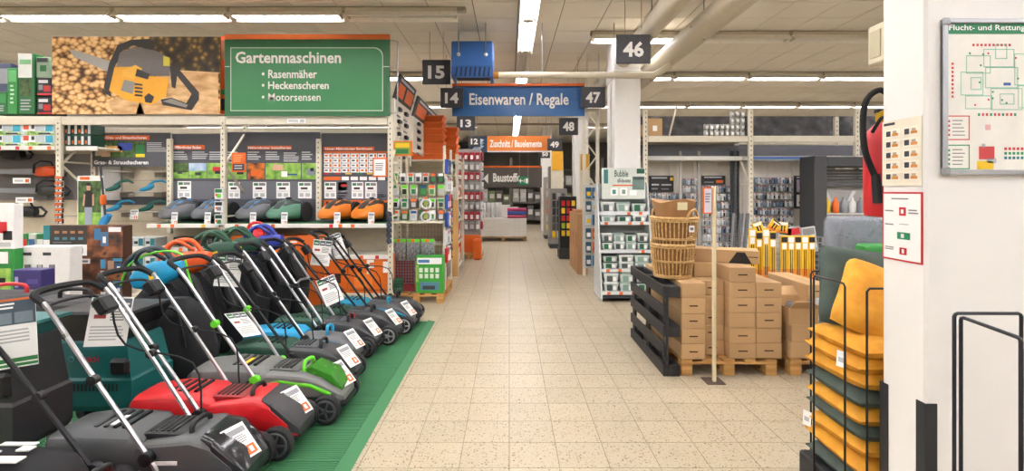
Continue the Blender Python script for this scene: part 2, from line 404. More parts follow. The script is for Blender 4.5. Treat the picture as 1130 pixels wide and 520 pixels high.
for a in (('15', 466, 497, 66, 93, 8.0), ('14', 486, 511, 97, 119, 9.35), ('13', 504, 524, 128, 144, 12.4), ('12', 517, 530, 150, 162, 15.8),
          ('46', 680, 718, 38, 70, 6.3), ('47', 641, 668, 96, 119, 9.3), ('48', 617, 638, 130, 149, 11.8), ('49', 604, 620, 153, 166, 15.8), ('50', 596, 607, 166, 174.5, 19.5)):
    number_sign(*a, 'dark aisle sign number %s hanging %s' % (a[0], {'15': 'left of the blue heater', '14': 'at the left end of the blue sign', '13': 'below the left half of the blue sign', '12': 'at the left end of the orange sign', '46': 'highest, in front of the near column and pipes', '47': 'at the right end of the blue sign', '48': 'in front of the second column', '49': 'at the right end of the orange sign', '50': 'far back below the orange sign'}[a[0]]))
def hang(t, xs, z0, y=.015):
    for x in xs:
        mb = MB(); mb.tube([(x, y, z0), (x, y, CEIL-t.location.z)], .006, WIRE, 5); obj('hanger_wire', mb, t)
Y = 9.5; x0, x1, z0, z1 = X_(499, Y), X_(645, Y), Z_(128, Y), Z_(95, Y); wd = x1-x0; h = z1-z0
t = thing('department_sign', 'wide blue hanging sign reading Eisenwaren / Regale with orange top edge', 'sign', ((x0+x1)/2, Y, z0))
mb = MB(); mb.prism([(.0, 0), (.05, 0), (.05, h), (.03, h), (-.01, h*.92), (.012, h*.5)], -wd/2, wd/2, mt('#2e6096', .4), 'yz'); obj('board', mb, t)
mb = MB(); mb.box(-wd/2, wd/2, -.012, .055, h, h+.05, ORANGE); obj('top_edge', mb, t)
lettering('Eisenwaren / Regale', -wd*.37, wd*.38, h*.24, h*.76, LET, t, -.012, .02)
hang(t, (-wd*.45, wd*.45), h)
Y = 16; x0, x1, z0, z1 = X_(517, Y), X_(607, Y), Z_(168, Y), Z_(150, Y); wd = x1-x0; h = z1-z0
t = thing('department_sign', 'orange hanging sign with a blue picture square reading Zuschnitt / Bauelemente', 'sign', ((x0+x1)/2, Y, z0))
mb = MB(); mb.box(-wd/2+.6, wd/2, 0, .04, 0, h, mt('#d87a2a', .5)); obj('board', mb, t)
mb = MB(); mb.box(-wd/2, -wd/2+.6, 0, .04, 0, h, mt('#2c3f58', .5)); mb.box(-wd/2+.6, wd/2, -.002, 0, 0, .04, mt('#d2d7da', .5))
for q, c in enumerate(('#aec3d6', '#8fa9c2', '#c3d3e0')): mb.add([(-wd/2+.12+q*.02, -.004-q*.002, .1+q*.11), (-wd/2+.34+q*.02, -.004-q*.002, .04+q*.11), (-wd/2+.5, -.004-q*.002, .2+q*.1), (-wd/2+.28, -.004-q*.002, .26+q*.1)], [(0, 1, 2, 3)], mt(c, .5))
obj('picture_square', mb, t)
lettering('Zuschnitt / Bauelemente', -wd*.24, wd*.4, h*.3, h*.75, LET, t, -.004, .03); hang(t, (-wd*.45, wd*.45), h)
Y = 18; x0, x1, z0, z1 = X_(521, Y), X_(598, Y), Z_(207, Y), Z_(185, Y); wd = x1-x0; h = z1-z0
t = thing('department_sign', 'brown hanging sign with white arrow reading Baustoffe', 'sign', ((x0+x1)/2, Y, z0))
mb = MB(); mb.box(-wd/2, wd/2, 0, .05, 0, h, mt('#565049', .6)); obj('board', mb, t)
mb = MB(); mb.box(-wd/2, wd/2, -.01, .05, h, h+.06, ORANGE); obj('top_edge', mb, t)
mb = MB(); mb.add([(-wd*.34, -.006, h*.45), (-wd*.27, -.006, h*.2), (-wd*.27, -.006, h*.7)], [(0, 1, 2)], LET); obj('arrow', mb, t)
lettering('Baustoffe', -wd*.2, wd*.19, h*.28, h*.72, LET, t, -.004, .03); hang(t, (-wd*.45, wd*.45), h)
Y = 17.5; x0, z0 = X_(578, Y), Z_(204, Y); t = thing('exit_sign', 'small green emergency exit sign with arrow by the Baustoffe sign', 'sign', (x0, Y, z0))
mb = MB(); mb.box(-.19, .19, 0, .04, 0, .28, mt('#12885a', .5)); obj('board', mb, t)
mb = MB(); mb.prints(-.19, .19, 0, .28, 0, [(.1, .44, .42, .56, PAPER), (.66, .2, .9, .8, PAPER), (.5, .3, .58, .7, PAPER)]); mb.add([(-.17, -.002, .14), (-.1, -.002, .06), (-.1, -.002, .22)], [(0, 1, 2)], PAPER); obj('arrow', mb, t)
hang(t, (-.15, .15), .28)
# ================================================================ LEFT RACK RUN (faces the camera)
FY, BY = 7.0, 7.58
RK = mt('#d8d1bd', .5); PANEL = mt('#4d4e54', .6, noise=.03); SLAT = mt('#d2c6ad', .6)
PXS = [X_(66, FY)-2.31, X_(66, FY), X_(247, FY), X_(431, FY)]      # posts
def post(t, x, y, z1, nm='upright', z0=0):
    mb = MB(); mb.cbox(x-.035, x+.035, y-.03, y+.03, z0, z1, RK, .006)
    z = z0+.1
    while z < z1-.05:
        mb.box(x-.008, x+.008, y-.0315, y-.029, z, z+.025, mt('#6c675c', .7)); z += .075
    o = obj(nm, mb, t); o['kind'] = 'thing'; return o
def beam(t, x0, x1, y, z0, z1, nm='beam', d=.04):
    mb = MB(); mb.cbox(x0, x1, y-d/2, y+d/2, z0, z1, RK, .008); return obj(nm, mb, t)
ZB0, ZB1 = Z_(138, FY), Z_(128.5, FY)
rackinfo = [('cream steel rack bay holding chainsaws at the far left', PXS[0], PXS[1]), ('cream steel rack bay with shears wall and first dark posters', PXS[1], PXS[2]), ('cream steel rack bay with robot mowers under the green banner', PXS[2], PXS[3])]
racks = []
for n, (lab, xa, xb) in enumerate(rackinfo):
    t = thing('storage_rack', lab, 'rack', (xa, FY, 0), 0, 'left storage rack bays'); racks.append(t); L = xb-xa; D = BY-FY
    for xx in ([0, L] if n == 2 else [0]):
        post(t, xx, 0, ZB1); post(t, xx, D, ZB1-.02)
        mb = MB(); mb.bar((xx, .03, 2.02), (xx, D-.03, 2.5), .025, RK); obj('diagonal_brace', mb, t)
        mb = MB(); mb.bar((xx, .03, 2.0), (xx, D-.03, 1.6), .025, RK); obj('diagonal_brace', mb, t)
        mb = MB(); mb.bar((xx, .03, 2.05), (xx, D-.03, 2.05), .022, RK); obj('horizontal_brace', mb, t)
        mb = MB(); mb.bar((xx, .03, 1.28), (xx, D-.03, 1.28), .022, RK); obj('horizontal_brace', mb, t)
    g = .036
    beam(t, g, L-g, 0, ZB0, ZB1); beam(t, g, L-g, D, Z_(148, BY), Z_(141, BY), 'rear_beam')
    if n == 0: mb = MB(); mb.box(.04, L-.04, .02, D-.03, ZB0+.03, ZB1-.005, mt('#bfb49c', .7)); obj('deck_board', mb, t)
    mb = MB(); mb.box(.0, L, D+.05, D+.09, .0, 2.46, SLAT); obj('back_panel', mb, t)
    mb = MB(); mb.cbox(.04, L-.04, -.02, D, .1, .2, mt('#cfc8b8', .6), .008); obj('base_shelf', mb, t)
    mb = MB(); mb.box(.04, L-.04, -.02, D, 0, .1, DGREY); obj('plinth', mb, t)
t = racks[2]
# paper sign on the beam under the banner
# ---- green shelf of robot mowers
ZS = Z_(247, FY); GS = mt('#2c7046', .7)
def shelf(t, x0, x1, z, y0=-.05, y1=.5, top=None, nm='shelf'):
    mb = MB(); mb.cbox(x0, x1, y0+.01, y1, z-.03, z, top or RK, .004); o = obj(nm, mb, t)
    mb = MB(); mb.cbox(x0, x1, y0-.012, y0+.008, z-.055, z+.005, mt('#e2dfd8', .5), .004); obj('price_rail', mb, o)
    mb = MB(); x = x0+.15
    while x < x1-.1:
        if random.random() < .55:
            mb2 = MB(); mb2.box(x, x+.05, y0-.015, y0-.0125, z-.05, z-.003, random.choice([ORANGE, ORANGE, YEL, RED])); obj('shelf_label', mb2, o)
        x += random.uniform(.12, .3)
    return o
shelf(racks[2], .04, PXS[3]-PXS[2]-.04, ZS, top=GS); shelf(racks[1], X_(165, FY)-PXS[1], PXS[2]-PXS[1]-.04, ZS, top=GS)
# ---- dark poster panels behind the robot mowers
PH = [mt('#5d8a35', .6), mt('#7fae4a', .6), mt('#86a7c4', .6), mt('#c9672c', .6), mt('#33373a', .6), mt('#9a4a32', .6)]
grassm = ramp_mat('photo_lawn', 'noise', 9, [(.3, '#4f8a2c'), (.6, '#9cc657'), (.8, '#c9d9a0')], .6)
skym = ramp_mat('photo_sky', 'noise', 5, [(.35, '#7aa0cc'), (.7, '#dfe8f0')], .6)
hedgem = ramp_mat('photo_hedge', 'noise', 14, [(.3, '#1e2f16'), (.7, '#5e8040')], .6)
orm = ramp_mat('photo_orange', 'noise', 8, [(.35, '#2b241d'), (.6, '#e0761f')], .6)
def photo(x0, z0, x1, z1, kind):
    h = z1-z0; w_ = x1-x0
    if kind == 0: return [(x0, z0, x1, z1, hedgem), (x0, z0, x1, z0+h*.4, grassm, 2), (x0+.3*w_, z0+.3*h, x0+.6*w_, z0+.48*h, PH[4], 3)]
    if kind == 1: return [(x0, z0, x1, z1, skym), (x0, z0, x1, z0+h*.5, grassm, 2), (x0+.35*w_, z0+.2*h, x0+.7*w_, z0+.4*h, PH[4], 3)]
    if kind == 2: return [(x0, z0, x1, z1, grassm), (x0+.35*w_, z0+.45*h, x0+.95*w_, z0+.75*h, RED, 2), (x0+.5*w_, z0+.3*h, x0+.85*w_, z0+.5*h, BLACK, 3)]
    if kind == 3: return [(x0, z0, x1, z1, orm), (x0+.2*w_, z0+.2*h, x0+.8*w_, z0+.55*h, ORANGE, 2)]
    if kind == 4: return [(x0, z0, x1, z1, grassm), (x0+.2*w_, z0+.55*h, x0+.5*w_, z0+.9*h, mt('#d8a98c', .6), 2), (x0+.45*w_, z0+.15*h, x0+.62*w_, z0+.5*h, PAPER, 3), (x0+.62*w_, z0+.25*h, x0+.9*w_, z0+.35*h, BLUE, 3)]
    return [(x0, z0, x1, z1, grassm), (x0+.3*w_, z0+.25*h, x0+.75*w_, z0+.65*h, mt('#7f8794', .5), 2), (x0+.5*w_, z0+.5*h, x0+.7*w_, z0+.7*h, BLACK, 3)]
PY_ = BY-.05
def poster(u0, u1, v0, v1, rects, label, name='wall_poster', base=PANEL, Y=PY_, title=None):
    x0, x1, z0, z1 = X_(u0, Y), X_(u1, Y), Z_(v1, Y), Z_(v0, Y)
    def fr(a, b, c, d, m, l=1): return ((a-u0)/(u1-u0), (v1-d)/(v1-v0), (c-u0)/(u1-u0), (v1-b)/(v1-v0), m, l)   # a,b left-top  c,d right-bottom
    t = thing(name, label, 'poster', ((x0+x1)/2, Y, z0)); wd = x1-x0; h = z1-z0
    mb = MB(); mb.box(-wd/2, wd/2, 0, .012, 0, h, base); obj('board', mb, t)
    mb = MB(); mb.prints(-wd/2, wd/2, 0, h, 0, [fr(*r) for r in rects]); obj('print', mb, t)
    if title:
        for s, a, b, c, d, m in title:
            q = fr(a, b, c, d, m); lettering(s, -wd/2+wd*q[0], -wd/2+wd*q[2], h*q[1], h*q[3], m, t, -.004, .03)
    return t
def gk(a, b, c, d, n, m, l=1):   # greek text rows in pixel frame
    hh = (d-b)/n; return [(a, b+i*hh+.2*hh, c-(c-a)*random.random()*.3, b+i*hh+.65*hh, m, l) for i in range(n)]
def flip(rs, f): return rs
TXTG = mt('#c9cacb', .6); GB = mt('#6a6b72', .6, noise=.03)
def ph(a, b, c, d, k): # photo in pixel frame: swap to image coords
    out = []
    for r in photo(0, 0, 1, 1, k): out.append((a+(c-a)*r[0], d-(d-b)*r[3], a+(c-a)*r[2], d-(d-b)*r[1], r[4], r[5] if len(r) > 5 else 1))
    return out
def sheet(a, b, c, d, l=2):
    w_, h = c-a, d-b
    return [(a, b, c, d, PAPER, l), (a+.08*w_, b+.06*h, a+.4*w_, b+.22*h, mt('#2f7d56', .5), l+1), (a+.45*w_, b+.06*h, a+.92*w_, b+.22*h, GREY, l+1), (a+.2*w_, b+.32*h, a+.7*w_, b+.45*h, DGREY, l+1),
            (a+.1*w_, b+.55*h, a+.9*w_, b+.57*h, GREY, l+1), (a+.12*w_, b+.68*h, a+.4*w_, b+.9*h, LGREY, l+1), (a+.55*w_, b+.68*h, a+.88*w_, b+.9*h, LGREY, l+1)]
r1 = [(191, 200, 247, 220, GB)]+[(192, 160, 226, 165, ORANGE)]+gk(191, 167, 208, 177, 4, TXTG)+gk(212, 167, 230, 176, 4, TXTG)+gk(231, 167, 246, 177, 4, TXTG)+ph(191, 180, 208, 197, 0)+ph(208.5, 180, 228, 197, 1)+ph(228.5, 180, 246, 197, 2)+sheet(196, 200, 211, 219)
poster(190, 248.5, 148, 250, r1, 'dark grey poster panel with three lawn photos beside the shears', title=[('Mähroboter finden', 193, 161, 222, 164.5, PAPER)])
r2 = [(251, 200, 352, 220, GB), (273, 161, 322, 165, ORANGE)]+gk(251, 167, 264, 177, 4, TXTG)+gk(273, 167, 288, 177, 4, TXTG)+gk(293, 167, 310, 177, 4, TXTG)+gk(313, 168, 330, 179, 5, TXTG)+gk(333, 167, 345, 177, 4, TXTG)
r2 += ph(251, 180, 272, 198, 2)+ph(273, 180, 292, 198, 3)+ph(293, 180, 332, 198, 4)+ph(333, 180, 352, 198, 5)+sheet(252, 201, 265, 219)+sheet(279, 201, 294, 219)+sheet(305, 201, 320, 219)+sheet(329, 201, 344, 219)
poster(249.5, 353, 146, 250, r2, 'wide dark grey poster panel of lawn photos above the grey robot mowers', title=[('Mähroboter installieren', 274, 162, 321, 164.5, PAPER)])
r3 = [(357, 162, 413, 166, ORANGE), (357, 200, 428, 220, GB)]
for i in range(7):
    for j in range(4):
        a, b = 357.5+i*9.9, 169.5+j*5.4
        r3 += [(a, b, a+9.2, b+4.8, PAPER), (a+1, b+1.4, a+4.4, b+3.2, random.choice([DGREY, GREY, ORANGE]), 2), (a+6, b+.8, a+8.3, b+4, ORANGE, 2)]
r3 += [(357, 167, 427, 169, ORANGE)]+[(357+i*12, 191, 364+i*12, 192.5, c) for i, c in enumerate((RED, RED, YEL, GREEN, YEL, PAPER))]
r3 += [(357, 195, 376, 199, ORANGE)]+[(377+i*10, 195, 385+i*10, 199, PAPER) for i in range(5)]+sheet(358, 201, 371, 219)+ph(373, 201, 383, 210, 2)+sheet(388, 201, 401, 219)+sheet(403, 201, 416, 219)+gk(373, 212, 386, 218, 2, RED)+gk(418, 213, 427, 219, 3, PAPER)
for i in range(5):
    a = 357+i*14.5; r3 += [(a, 221, a+13, 233, ORANGE), (a+3, 222.5, a+9, 226, BLACK, 2), (a+2, 228, a+11, 231, mt('#c6541a', .5), 2)]
poster(355, 429, 147, 250, r3, 'dark grey poster panel with white robot mower table and orange tiles', title=[('Unser Mähroboter Sortiment', 359, 163, 411, 165.5, PAPER)])
# rear post between the panels
t = racks[2]; post(t, X_(352.5, BY-.08)-PXS[2], BY-.1-FY, 2.42, 'rear_upright', 1.2)
# orange framed notices hanging at the front
def notice(u0, u1, v0, v1, Y, label, inner=PAPER, rects=None, frame=ORANGE):
    x0, x1, z0, z1 = X_(u0, Y), X_(u1, Y), Z_(v1, Y), Z_(v0, Y); wd, h = x1-x0, z1-z0
    t = thing('notice_card', label, 'notice', ((x0+x1)/2, Y, z0))
    mb = MB(); mb.box(-wd/2, wd/2, 0, .008, 0, h, frame); obj('frame', mb, t)
    mb = MB(); mb.prints(-wd/2, wd/2, 0, h, 0, [(.1, .08, .9, .92, inner)]+(rects or [*greek(.2, .3, .8, .75, 4, GREY, 2)])); obj('print', mb, t); return t
notice(255.5, 271, 168.5, 190, 6.93, 'solid orange notice card by the rack post', ORANGE, [*greek(.15, .5, .85, .9, 4, mt('#f0a266', .5), 2), (.1, .08, .9, .42, DGREY, 2), *greek(.2, .12, .8, .38, 2, LGREY, 3)])
notice(411, 427, 174, 195.5, 6.93, 'white notice with orange frame on the robot mower panel', PAPER)
# ---- robot mowers
def robot(u0, u1, label, base, top, stripe, Y=7.06, yaw=-20, tagc=PAPER):
    x = X_((u0+u1)/2, Y+.2); wd = (u1-u0)*7.2/FPX
    t = thing('robot_mower', label, 'robot mower', (x, Y+.28, ZS), 0, 'robot mowers on the green shelf'); L = .56; hwid = .2
    M = RT(rz=yaw-95, z=.0)
    mb = MB(); mb.body([(-L/2, .08, .05, .1), (-L*.46, .15, .035, .15), (-L*.25, hwid, .03, .19), (0, hwid, .03, .2), (L*.25, hwid*.95, .03, .17), (L*.43, .15, .04, .12), (L/2, .08, .05, .09)], base, 3, 20, M); obj('shell', mb, t)
    mb = MB(); mb.body([(-L*.42, .07, .12, .165), (-L*.25, .125, .14, .225), (0, .13, .15, .235), (L*.22, .11, .13, .195), (L*.36, .05, .11, .15)], top, 3, 16, M); obj('cover', mb, t)
    for s in (-1, 1):
        mb = MB(); mb.body([(-L*.36, .02, .14, .19), (-L*.1, .022, .19, .238), (L*.15, .02, .17, .212), (L*.34, .008, .12, .15)], stripe, 3, 10, M @ RT(y=s*.075)); obj('stripe', mb, t)
        mb = MB(); mb.lathe([(.03, -.03), (.1, -.03), (.105, 0), (.1, .03), (.03, .03)], RUBBER, 16, M @ RT(-L*.28, s*(hwid-.01), .105, 90)); obj('wheel', mb, t)
    mb = MB(); mb.lathe([(.015, 0), (.04, .005), (.04, .015), (.01, .02)], BLACK, 12, M @ RT(-.02, 0, .235)); obj('stop_button', mb, t); t.scale = (1.02, 1.02, 1.45)
    if tagc: card('price_tag', .085, .13, tagc, price_tag_rects(), t, (.09, -.31, -.02), (R(-8), 0, 0), .003)
    return t
RG = mt('#6d6f74', .4); RD = mt('#55575c', .4); RB = mt('#2f8fd0', .4); OG = mt('#e07c1e', .4)
robot(176, 218, 'grey robot mower with blue stripes, left end of the green shelf', RG, RD, RB)
robot(219, 246, 'dark grey robot mower partly hidden behind the rack post', RG, RD, RB)
robot(263, 299, 'grey and blue robot mower right of the rack post', RG, RD, RB)
robot(297, 332, 'green grey robot mower with red marking', mt('#5b8a74', .4), mt('#42494a', .4), mt('#5b8a74', .4))
robot(354, 388, 'orange robot mower with white price tag in the middle', OG, mt('#3a3430', .4), OG, yaw=-25)
robot(390, 425, 'orange robot mower at the right end of the green shelf', OG, mt('#3a3430', .4), OG, yaw=-25)
# ---- signs on top of the rack
Y = 6.93; x0, x1, z0, z1 = X_(248, Y), X_(430, Y), Z_(128, Y), Z_(38, Y); wd, h = x1-x0, z1-z0
t = thing('department_banner', 'large green banner reading Gartenmaschinen with three listed machines', 'sign', ((x0+x1)/2, Y, z0))
GBN = mt('#27683c', .45, noise=.05, scale=2); GBI = mt('#38854f', .4, noise=.05, scale=2); GF = mt('#c4d3c0', .5)
mb = MB(); mb.box(-wd/2, wd/2, 0, .03, 0, h-.07, GBN); obj('board', mb, t)
mb = MB(); mb.box(-wd/2, wd/2, -.012, .035, h-.07, h, mt('#d56a2a', .5)); obj('top_edge', mb, t)
rc = []; a0, a1, b0, b1 = -wd*.46, wd*.455, h*.07, h*.83; rr = .12
def arc(o_, rr_): return [(a1+o_-rr_+rr_*math.cos(R(q)), b1+o_-rr_+rr_*math.sin(R(q))) for q in range(0, 91, 15)]
mb = MB()
mb.add([(x, -.0015, z) for x, z in [(a0-.012, b0-.012), (a1+.012, b0-.012)]+arc(.012, rr)+[(a0-.012, b1+.012)]], [tuple(range(10))], GF)
mb.add([(x, -.003, z) for x, z in [(a0, b0), (a1, b0)]+arc(0, rr)+[(a0, b1)]], [tuple(range(10))], GBI)
mb.prints(-wd/2, wd/2, 0, h, 0, [(0, .6, .03, .61, GF), (.96, .6, 1, .61, GF)])
obj('framed_field', mb, t)
def bl(s, u0, u1, v0, v1, bold=.02): lettering(s, X_(u0, Y)-t.location.x, X_(u1, Y)-t.location.x, Z_(v1, Y)-z0, Z_(v0, Y)-z0, LET, t, -.003, bold)
bl('Gartenmaschinen', 260, 376.5, 57, 70, .025); bl('• Rasenmäher', 289, 350, 77, 86.5); bl('• Heckenscheren', 289, 363, 90, 98.5); bl('• Motorsensen', 289, 354, 103, 111.5, .012)
mb = MB(); mb.tube([(wd/2-.1, .05, h-.05), (wd/2+.1, .05, h-.08), (wd/2+.1, .05, h*.05), (wd/2-.05, .05, h*.03)], .008, WIRE, 6); obj('support_frame', mb, t)
# chainsaw picture
x0, x1, z0, z1 = X_(57.5, Y), X_(243, Y), Z_(126, Y), Z_(40.5, Y); wd, h = x1-x0, z1-z0
t = thing('picture_board', 'large picture board of a yellow chainsaw lying before stacked logs', 'poster', ((x0+x1)/2, Y, z0))
LOG = ramp_mat('photo_log_pile', 'dist', 17, [(.0, '#f7dcae'), (.45, '#e8ba76'), (.68, '#a8743a'), (.85, '#4a3018')], .6, stretch=(.8, 1, 1.1))
LOG2 = ramp_mat('photo_forest', 'dist', 12, [(.0, '#d9b35e'), (.25, '#8a6a30'), (.5, '#4a3a20'), (.9, '#2a2012')], .6)
TRNK = ramp_mat('photo_trunk', 'noise', 4, [(.3, '#b9864e'), (.6, '#e6c08a'), (.8, '#f0d7ae')], .6, stretch=(1, 1, 3))
mb = MB(); mb.box(-wd/2, wd/2, 0, .02, 0, h, mt('#8a5a28', .6)); obj('board', mb, t)
mb = MB()
def pp(pts, m, l, ):
    mb.add([(-wd/2+wd*(a-57.5)/185.5, -.0015*l, h*(126-b)/85.5) for a, b in pts], [tuple(range(len(pts)))], m)
pp([(57.5, 126), (57.5, 40.5), (243, 40.5), (243, 126)], LOG, 1)
pp([(165, 78), (165, 40.5), (243, 40.5), (243, 80)], LOG2, 2)
pp([(150, 126), (160, 95), (185, 77), (241, 80), (241, 126)], TRNK, 3)
pp([(125, 126), (120, 112), (150, 100), (160, 126)], TRNK, 3)
SB = mt('#a8a39c', .4); SK = mt('#322f2c', .5); SO = mt('#f2ac1e', .45); SO2 = mt('#f5b93a', .45)
pp([(77, 56), (80, 54.5), (123, 68), (121, 80), (82, 63)], SB, 4)
pp([(118, 104), (115, 96), (121, 70), (130, 50), (145, 44), (165, 43), (172, 52), (166, 56), (148, 50), (136, 56), (127, 74), (122, 100), (124, 108)], SK, 5)
pp([(128, 78), (133, 58), (150, 52), (172, 56), (188, 64), (188, 84), (160, 84)], mt('#6d6660', .4), 6)
pp([(121, 100), (127, 74), (145, 74), (165, 84), (187, 86), (184, 106), (168, 116), (140, 111)], SO, 7)
pp([(138, 88), (150, 91), (147, 104), (134, 100)], mt('#8f8a82', .4), 8); pp([(136, 78), (150, 72), (158, 76), (148, 88), (136, 84)], SO2, 8)
for i in range(4): pp([(150, 92+i*4), (158, 93+i*4), (158, 95+i*4), (149, 94+i*4)], SK, 9)
pp([(160, 107), (165, 103), (171, 107), (168, 114), (161, 113)], SK, 9); pp([(152, 76), (166, 82), (164, 88), (150, 84)], SK, 9); pp([(181, 62), (188, 64), (188, 73), (181, 73)], mt('#d3c33a', .5), 9)
pp([(188, 74), (194, 72), (220, 102), (220, 110), (212, 122), (180, 116), (178, 110), (190, 108), (206, 114), (212, 104), (196, 84), (194, 98), (190, 96)], SK, 7)
pp([(180, 112), (190, 109), (208, 116), (206, 119)], mt('#8a857d', .4), 8)
obj('picture', mb, t)
t = thing('orange_poster', 'narrow orange panel between chainsaw picture and green banner', 'poster', (X_(245.5, 7.0), 7.02, Z_(126, 7.0)))
mb = MB(); mb.box(-.05, .06, 0, .02, 0, 1.1, mt('#d3581f', .5)); obj('board', mb, t)
mb = MB(); mb.prints(-.05, .06, 0, 1.1, 0, [(.1, .05, .9, .2, BLACK), (.1, .25, .8, .32, GREEN), (.2, .7, .8, .95, mt('#8a5a3a', .6))]); obj('print', mb, t)
# ---- boxes on top at the far left
def carton(name, label, u0, u1, v0, v1, Y, d, base, rects=(), group=None, cat='box', yaw=0, side=None):
    x0, x1, z0, z1 = X_(u0, Y), X_(u1, Y), Z_(v1, Y), Z_(v0, Y); wd, h = x1-x0, z1-z0
    t = thing(name, label, cat, ((x0+x1)/2, Y, z0), R(yaw), group)
    mb = MB(); mb.cbox(-wd/2, wd/2, 0, d, 0, h, base, .006); obj('carton_body', mb, t)
    if rects: mb = MB(); mb.prints(-wd/2, wd/2, 0, h, 0, rects); obj('print', mb, t)
    return t
GR1 = mt('#2f8f3f', .5); GR2 = mt('#1d6b34', .5)
CY = 6.99
carton('product_box', 'short green box at the left edge on the rack top', -8, 8, 101, 126, CY, .2, GR2, [(.1, .5, .9, .9, GR1), *greek(.2, .1, .8, .4, 3, LGREY)], 'boxes on the rack top')
carton('product_box', 'medium green upright box on the rack top', 8, 19, 75, 126, CY, .2, GR1, [(.1, .7, .9, .95, mt('#5fb869', .5)), *greek(.3, .2, .7, .65, 5, mt('#bfe0bf', .5))], 'boxes on the rack top')
carton('product_box', 'tall green and white box on the rack top', 20, 38, 59, 126, CY, .22, GR2, [(0, .6, .85, 1, mt('#e8ece6', .5)), (.1, .82, .8, .9, mt('#7fbf85', .5), 2), (.1, .3, .8, .58, hedgem), *greek(.15, .05, .8, .25, 4, LGREY)], 'boxes on the rack top')
for q in range(2):
    carton('product_box', ('upper' if q else 'lower')+' black and red box stacked beside the chainsaw picture', 41, 57, 107-q*21, 126-q*21 if q else 126, CY, .25, BLACK, [(0, 0, 1, .1, RED), (.1, .7, .75, .88, mt('#d8d8d8', .5)), (.45, .2, .95, .55, RED), (.1, .3, .4, .6, GREY)], 'boxes on the rack top')
carton('product_box', 'pale green box on top of the black and red boxes', 40, 54, 63, 85.6, CY, .25, mt('#8fa58a', .5), [(.05, .75, .9, .95, DGREY), (.3, .3, .8, .6, GR2)], 'boxes on the rack top')
carton('product_box', 'dark blue box behind the green ones on the rack top', -6, 12, 70, 126, CY+.24, .25, mt('#303a55', .5), [(.2, .6, .8, .9, GREY)], 'boxes on the rack top')
# boxes lying on the rack top behind the beam
for i, (a, b) in enumerate(((318, 331), (346, 356), (378, 390))):
    pass
# ================================================================ LEFT BAYS: chainsaws, shears, boxes
t = racks[0]; L0 = PXS[1]-PXS[0]
ZT = Z_(161.5, FY)
shelf(t, .04, L0-.04, ZT, -.02, .5)
# colourful boxes on that shelf
bm_ = ramp_mat('pack_photo', 'noise', 12, [(.3, '#2f6b2a'), (.45, '#8fbf4a'), (.6, '#e6e9e2'), (.75, '#3ba6c9')], .5)
ZTP = 161.5
for i, a in enumerate((-48, -12, 24)):
    for q in range(2):
        carton('product_box', '%s colourful garden tool box, %s row of the shelf above the chainsaws' % (('first', 'second', 'third')[i], ('lower', 'upper')[q]), a, a+35.3, 149.2-q*12.3 , 161.2-q*12.2, FY+.02, .4, mt('#e9ece8', .5),
               [(0, 0, 1, .35, bm_), (.05, .5, .22, .95, mt('#de5a3c', .5)), (.42, .35, .72, .95, mt('#b9c4c8', .5)), (.74, .3, .98, .95, mt('#39aecb', .5)), (.3, .55, .4, .9, DGREY), (.52, .05, .9, .2, DGREY, 2)], 'garden tool boxes above the chainsaws')
for i in range(4):
    for q in range(2):
        a = 71+i*7.4
        carton('battery_box', '%s small green black box from the post, %s row, beside the braces' % (nth[i], ('lower', 'upper')[q]), a, a+7, 149-q*12.2+.3, 161-q*12.1, FY+.1, .25, DKGRN, [(.55, .1, .95, .9, mt('#cfd6d8', .5)), (.1, .2, .4, .5, ORANGE), (.1, .6, .4, .85, BLACK)], 'small boxes beside the rack braces')
shelf(racks[1], .04, X_(104, FY)-PXS[1], ZT, .06, .5)
# chainsaws resting on wall hooks
def saw(u0, u1, v, label, body, Y=7.42, tagu=None):
    x0, x1 = X_(u0, Y), X_(u1, Y); z = Z_(v, Y)
    t = thing('chainsaw', label, 'chainsaw', (x1-.15, Y, z), 0, 'chainsaws on the wall hooks')
    L = x1-x0
    mb = MB(); mb.body([(-.14, .06, -.05, .05), (-.08, .08, -.07, .08), (.08, .08, -.07, .09), (.15, .05, -.05, .05)], body, 4, 14); obj('motor_body', mb, t)
    mb = MB(); mb.prism([(-L+.2, -.015), (-L+.17, .01), (-L+.2, .04), (-.1, .05), (-.1, -.04)], -.012, .012, mt('#8d9094', .35, .6)); obj('guide_bar', mb, t)
    mb = MB(); mb.tube([(-.12, -.085, -.02), (-.1, -.1, .1), (-.02, -.08, .16), (.06, 0, .15), (.05, .06, .06)], .014, BLACK, 8); obj('front_handle', mb, t)
    mb = MB(); mb.tube([(.08, 0, .06), (.22, 0, .07), (.3, 0, .0), (.26, 0, -.06), (.12, 0, -.06)], .018, BLACK, 8); obj('rear_handle', mb, t)
    mb = MB()
    mb.box(-.05, -.04, -.0, .2, -.09, -.075, WIRE); mb2 = MB(); mb2.box(.04, .05, 0, .2, -.09, -.075, WIRE); obj('wall_hook', mb, t); obj('wall_hook', mb2, t)
    card('price_tag', .26, .08, PAPER, [(.1, .3, .6, .7, LGREY), (.7, .2, .92, .8, ORANGE)], t, (-.28, -.1, -.17), t=.003)
for u0, u1, v, lab, c in ((-22, 25, 170, 'black chainsaw at the top left under the box shelf', BLACK), (-30, 63, 190, 'chainsaw with orange body and long bar on the wall', mt('#d8541f', .4)), (-20, 66, 211, 'black chainsaw with yellow mark and long bar on the wall', mt('#2c2d28', .4)), (-30, 40, 234, 'lowest black chainsaw on the wall behind the boxes', BLACK)):
    saw(u0, u1, v, lab, c)
mb = MB(); mb.box(PXS[0]+.05-PXS[0], L0-.05, BY-FY, BY-FY+.04, 1.5, 2.2, mt('#6e6a68', .6)); obj('dark_wall_board', mb, racks[0])
